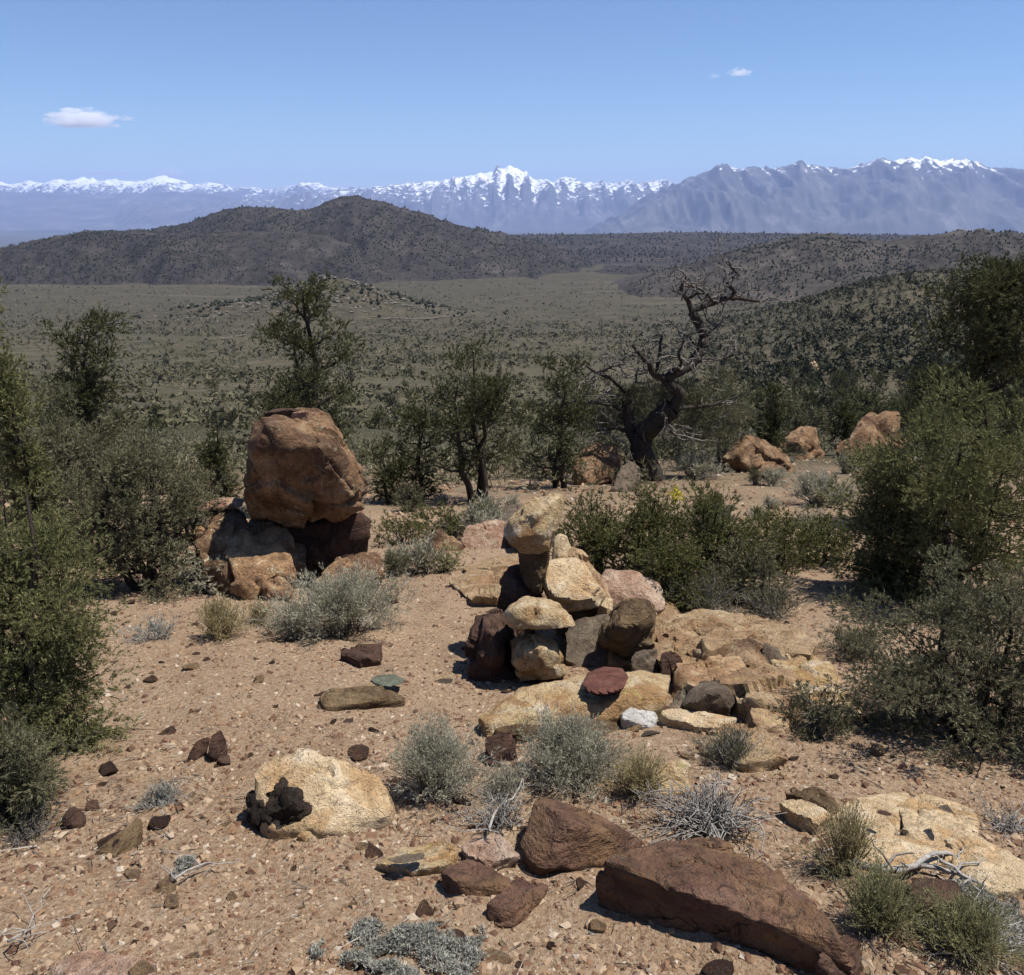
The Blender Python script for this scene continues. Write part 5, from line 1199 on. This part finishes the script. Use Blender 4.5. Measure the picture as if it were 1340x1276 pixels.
# ------------------------------------------------------------------ vegetation of the slope, the valley and the hills
L_FAR = mat_leaf('far_brush_leaves', (0.058, 0.055, 0.030), (0.099, 0.091, 0.053), (0.167, 0.149, 0.090), 0.1)
L_FTREE = mat_leaf('far_pinyon_needles', (0.016, 0.019, 0.011), (0.030, 0.034, 0.019), (0.054, 0.056, 0.032), 0.1)
L_NEARB = mat_leaf('slope_brush_leaves', (0.085, 0.080, 0.045), (0.16, 0.148, 0.088), (0.26, 0.24, 0.16), 0.15)
BLOB_V = np.array([(math.cos(a) * .95, math.sin(a) * .95, .42) for a in np.arange(5) * 2 * np.pi / 5] + [(0, 0, .92), (0, 0, -.25)])
BLOB_F = np.array([(i, (i + 1) % 5, 5) for i in range(5)] + [((i + 1) % 5, i, 6) for i in range(5)])

def scatter_blobs(name, label, cat, x, y, z, rad, hgt, mat, r):
    """low rounded lumps, for boulders and for trees only a few pixels high"""
    n = len(x); B = BLOB_V[None] * (1 + r.uniform(-.32, .32, (n, len(BLOB_V), 1)))
    a = r.uniform(0, 6.28, n); ca, sa = np.cos(a)[:, None], np.sin(a)[:, None]
    X = (B[..., 0] * ca - B[..., 1] * sa) * rad[:, None] + x[:, None]; Y = (B[..., 0] * sa + B[..., 1] * ca) * rad[:, None] + y[:, None]
    Z = B[..., 2] * hgt[:, None] + z[:, None]
    V = np.stack([X, Y, Z], -1).reshape(-1, 3); F = (BLOB_F[None] + (np.arange(n) * len(BLOB_V))[:, None, None]).reshape(-1, 3)
    return tag(link(name, mesh_np(name, V, F, mat)), label, cat, kind='stuff')

def scatter_tufts(name, label, cat, x, y, z, rad, hgt, mat, r, k=12, leaf=.55):
    """loose leafy tufts: k leaf faces spread through each plant's volume"""
    n = len(x); v = nrm(r.normal(size=(n, k, 3))) * r.random((n, k, 1)) ** .4
    c = np.stack([x, y, z + hgt * .5], 1)[:, None] + v * np.stack([rad, rad, hgt * .5], 1)[:, None] * .85
    s = (np.minimum(rad, hgt) * leaf)[:, None, None]
    A = c + r.normal(size=c.shape) * s; B = c + r.normal(size=c.shape) * s; D = c + nrm(v + np.array([0, 0, .4])) * s * 1.1
    V = np.stack([A, B, D], 2).reshape(-1, 3)
    V[:, 2] = np.maximum(V[:, 2], np.repeat(z - .2, k * 3))
    return tag(link(name, mesh_np(name, V, np.arange(len(V)).reshape(-1, 3), mat)), label, cat, kind='stuff')

# low brush of the near slope: spiky tufts
r = rng(401); n = 7600
y = 15 * (95 / 15) ** (r.random(n) ** .8); x = r.uniform(-.66, .66, n) * (y + 2)
k = (fbm(P3(x / 3.5, y / 3.5), 3, 41) > r.uniform(-.5, .25, n)) & ~((x > 3) & (y < 24) & (x < 11)); x, y = x[k], y[k]; n = len(x)
h = r.uniform(.22, .75, n) * (1 + .5 * (r.random(n) < .1)); z = ground_z(x, y)
ns = 5; c = np.stack([x, y, z], 1)
v = nrm(r.normal(size=(n, ns, 3)) * np.array([1, 1, .6]) + np.array([0, 0, .5]))
pos = c[:, None] + v * (h[:, None, None] * r.uniform(.2, .75, (n, ns, 1))) + np.array([0, 0, 1]) * h[:, None, None] * .12
pp = pos.reshape(-1, 3); hh = np.repeat(h, ns); d = v.reshape(-1, 3)
V, F = sprigs(pp, d, 10, 1.0, 0.2, r, 1.0)
sc = np.repeat(np.repeat(hh * .24, 10), 3)[:, None]; ctr = np.repeat(np.repeat(pp, 10, 0), 3, 0)
V = ctr + (V - ctr) * sc
tag(link('brush_vegetation', mesh_np('brush_vegetation', V, F, L_NEARB)), 'low dusty sage brush covering the slope below the bench', 'brush', kind='stuff')
# brush out across the valley
n = 25000
y = 85 * (900 / 85) ** (r.random(n) ** .75); x = r.uniform(-.66, .66, n) * (y + 2)
k = fbm(P3(x / 40, y / 40), 4, 43) > r.uniform(-.45, .3, n); x, y = x[k], y[k]
s = r.uniform(.35, .85, len(x)) * (1 + y / 500)
scatter_tufts('brush_vegetation', 'grey-green sage brush dotted across the valley floor', 'brush', x, y, ground_z(x, y), s, s * r.uniform(.9, 1.4, len(x)), L_FAR, r, 5, .55)

n = 9000
y = 550 * (2100 / 550) ** r.random(n); x = r.uniform(-.64, .64, n) * y
k = fbm(P3(x / 90, y / 90), 4, 47) > r.uniform(-.5, .3, n); x, y = x[k], y[k]
s = r.uniform(.9, 2.0, len(x)) * (.6 + y / 1800)
scatter_tufts('brush_vegetation', 'dark scrub speckling the far valley floor', 'brush', x, y, ground_z(x, y), s, s * .8, L_FAR, r, 4, .7)

# ---- single trees and bushes of the slope and valley
VAR = []
for i in range(6):
    H = (3.4, 3.0, 2.6, 3.8, 2.2, 3.1)[i]; W = (2.6, 2.4, 2.5, 2.4, 2.4, 3.0)[i]
    wd, lf = grow(500 + i, H, W, 1500, .34, .085, trunks=1 + i % 2, lo=.08, limbs=14, clump=.16, shape=('cone', 'round', 'round', 'cone', 'round', 'flat')[i], fill=6, sub=1)
    Vw, Fw = wd; Vl, Fl = lf
    V = np.concatenate([Vw, Vl]); F = np.concatenate([np.asarray(Fw), Fl + len(Vw)])
    VAR.append(mesh_np('pinyon_tree', V, F, [B_DARK, L_PIN if i % 3 else L_FTREE], False, np.concatenate([np.zeros(len(Fw), int), np.ones(len(Fl), int)])))
r = rng(402)
def put_tree(x, y, s, label, group, name='pinyon_tree'):
    o = link(name, VAR[int(r.integers(6))], (x, y, gz(x, y) - .05)); o.scale = (s * r.uniform(.85, 1.2), s * r.uniform(.85, 1.2), s); o.rotation_euler = (0, 0, r.uniform(0, 6.28))
    tag(o, label, 'tree', group)
cnt = 0
while cnt < 215:
    y = 48 * (340 / 48) ** (r.random() ** .6); t = r.uniform(.10, .62)
    x = t * y
    if t < .2 and r.random() < .5: continue
    if fbm(P3([x / 25], [y / 25]), 3, 44)[0] < r.uniform(-.5, .1): continue
    put_tree(x, y, r.uniform(.5, 1.5), 'dark pinyon scattered over the wooded slope on the right', 'pinyons of the wooded right slope'); cnt += 1
cnt = 0
while cnt < 70:
    y = 45 * (520 / 45) ** r.random(); t = r.uniform(-.6, .22)
    put_tree(t * y, y, r.uniform(.28, .7) * (1 + y / 500), 'small dark juniper standing alone in the sage valley', 'lone junipers in the valley', 'juniper_tree'); cnt += 1
# ---- woods too far off to count
def wood_on(label, x, y, z, s0, s1, seed, mat=L_FTREE):
    r = rng(seed); s = s0 + (s1 * 1.25 - s0) * r.random(len(x)) ** 1.8
    return scatter_blobs('forest', label, 'forest', x, y, z - .2, s * .62, s * 1.25, mat, r)
r = rng(403); n = 6800
y = 210 * (1250 / 210) ** (r.random(n) ** .85); t = r.uniform(.12, .72, n); x = t * y
k = (fbm(P3(x / 60, y / 60), 3, 45) + 1.1 * sstep(.1, .42, t) - .55) > r.uniform(-.6, .5, n); x, y = x[k], y[k]
s = 1.6 + 3.4 * r.random(len(x)) ** 1.6
scatter_tufts('forest', 'pinyon woods over the far part of the right slope', 'forest', x, y, ground_z(x, y), s * .42, s * 1.0, L_FTREE, r, 16, .38)
n = 1300; x = r.normal(-230, 75, n); y = r.normal(1040, 60, n); k = fbm(P3(x / 30, y / 30), 3, 46) > -.1
wood_on('scattered pinyons on the low rocky knoll in the valley', x[k], y[k], ground_z(x[k], y[k]), 1.5, 3.6, 412)
n = 900; x = r.normal(-215, 65, n); y = r.normal(1000, 50, n)
s = r.uniform(.8, 2.6, n)
K_ROCK = mat_rock('knoll_rock', [(0.11, 0.095, 0.08), (0.17, 0.15, 0.13), (0.25, 0.22, 0.19)], (0.1, 0.08, 0.06), .4, scale=.6)
scatter_blobs('rubble', 'pale boulder rubble on the low rocky knoll in the valley', 'rubble', x, y, ground_z(x, y) - .3, s, s * .9, K_ROCK, r)
n = 700; y = 400 * (1900 / 400) ** r.random(n); x = r.uniform(-.6, .25, n) * y
s = 1.4 + 2.2 * r.random(n) ** 1.6
scatter_tufts('forest', 'far specks of juniper strewn over the valley', 'forest', x, y, ground_z(x, y), s * .5, s, L_FTREE, r, 14, .4)
for R_, n, s0, s1, sd, lb in ((R_MAIN, 18000, 1.8, 4.0, 421, 'dark woods on the high wooded hill'), (R_FRONT, 15000, 1.4, 3.2, 422, 'open woods on the front ridge of the hill'),
                              (R_MESA, 9000, 3.5, 7, 423, 'dark woods on the far flat-topped mesa'), (R_SPUR, 5500, 2, 4.2, 424, 'woods on the low spur in front of the mesa'),
                              (R_RIGHT, 14000, 1.4, 3.2, 425, 'open pinyon woods on the right-hand hills')):
    r = rng(sd); t = r.uniform(max(R_.t[0], -.68), min(R_.t[-1], .68), n); f = r.random(n)
    y = R_.D - R_.Wf * (1 - f) + (R_.Wb * .12 * r.random(n)) * (f > .93)
    z = R_.z(t, y); g = ground_z(t * y, y)
    up = np.clip((z - g) / 150, 0, 1)
    k = (z > g + 2) & (fbm(P3(t * y / 160, y / 160), 4, sd) + (.75 * up - .1 if R_ is R_MAIN else .15) > r.uniform(-.55, .5, n))
    wood_on(lb, (t * y)[k], y[k], z[k], s0, s1, sd + 50)

# pale dirt tracks across the valley
def track(label, pts, w, seed):
    P = np.array([hit(u, v) for u, v in pts]); s = np.linspace(0, 1, 60)
    X = np.interp(s, np.linspace(0, 1, len(P)), P[:, 0]); Y = np.interp(s, np.linspace(0, 1, len(P)), P[:, 1])
    Y = Y + 6 * np.sin(s * 9 + seed)
    ww = w * (1 + .4 * vnoise(P3(s * 14, 0 * s), seed))
    rows = []
    for o_ in (-1, 0, 1):
        yy = Y + o_ * ww; rows.append(np.stack([X, yy, ground_z(X, yy) + 1.2 - abs(o_) * .6], 1))
    V = np.concatenate(rows); k = NT('pale_track_dirt'); co = k.coord('Object')
    m = k.done(k.bsdf(k.ramp(k.noise(co, .05, 4), [(.3, (.085, .072, .055)), (.7, (.12, .102, .08))]), .95))
    return tag(link('dirt_track', mesh_np('dirt_track', V, grid_faces(3, 60), m, True)), kind='structure')
track('track', [(500, 419), (560, 417), (600, 414), (628, 410)], 3.5, 1)
track('track', [(286, 444), (305, 442), (326, 438)], 3, 2)
track('track', [(610, 394), (680, 389), (760, 383), (840, 381)], 4, 3)

# needle litter and twigs lying under and between the bushes
r = rng(404); cs = [(-1.9, 3.9, .8), (-1.7, 3.0, .5), (-3.0, 7.0, .9), (2.4, 4.1, .9), (3.7, 6.6, 1.2), (1.3, 7.0, 1.2), (-.3, 3.15, .5), (.35, 3.2, .5), (1.6, 4.6, .5), (.8, 2.9, .5), (-1.5, 6.2, .7), (1.3, 2.2, .4), (0, 6, 3.5), (-1, 4, 2.5), (.5, 3, 1.5), (-.8, 2.6, 1.2)]
ix = r.integers(len(cs), size=3600); c = np.array(cs)[ix]
x = c[:, 0] + r.normal(size=3600) * c[:, 2] * .6; y = np.maximum(1.8, c[:, 1] + r.normal(size=3600) * c[:, 2] * .5); z = ground_z(x, y) + .006
a = r.uniform(0, 6.28, 3600); L = r.uniform(.015, .07, 3600) * (1 + (r.random(3600) < .06) * 2.0); w = r.uniform(.0012, .003, 3600)
S = []
dx, dy = np.cos(a) * L, np.sin(a) * L; nx, ny = -np.sin(a) * w, np.cos(a) * w; up = r.uniform(0, .35, 3600) * L
A = np.stack([x + nx, y + ny, z], 1); B = np.stack([x - nx, y - ny, z], 1); C = np.stack([x, y, z + w * 2], 1); D = np.stack([x + dx, y + dy, ground_z(x + dx, y + dy) + .006 + up], 1)
V = np.stack([A, B, C, D], 1).reshape(-1, 3); b0 = np.arange(3600)[:, None] * 4
F = np.concatenate([b0 + np.array([0, 1, 3]), b0 + np.array([1, 2, 3]), b0 + np.array([2, 0, 3])])
k = NT('dry_twig_litter'); g = k.n('NewGeometry')
M_LIT = k.done(k.bsdf(k.ramp(g.outputs['Random Per Island'], [(0, (.05, .035, .025)), (.5, (.13, .10, .075)), (.8, (.25, .22, .18)), (1, (.38, .35, .30))]), .95))
tag(link('twig_litter', mesh_np('twig_litter', V, F, M_LIT)), 'dry twigs and needle litter strewn over the gravel', 'litter', kind='stuff')
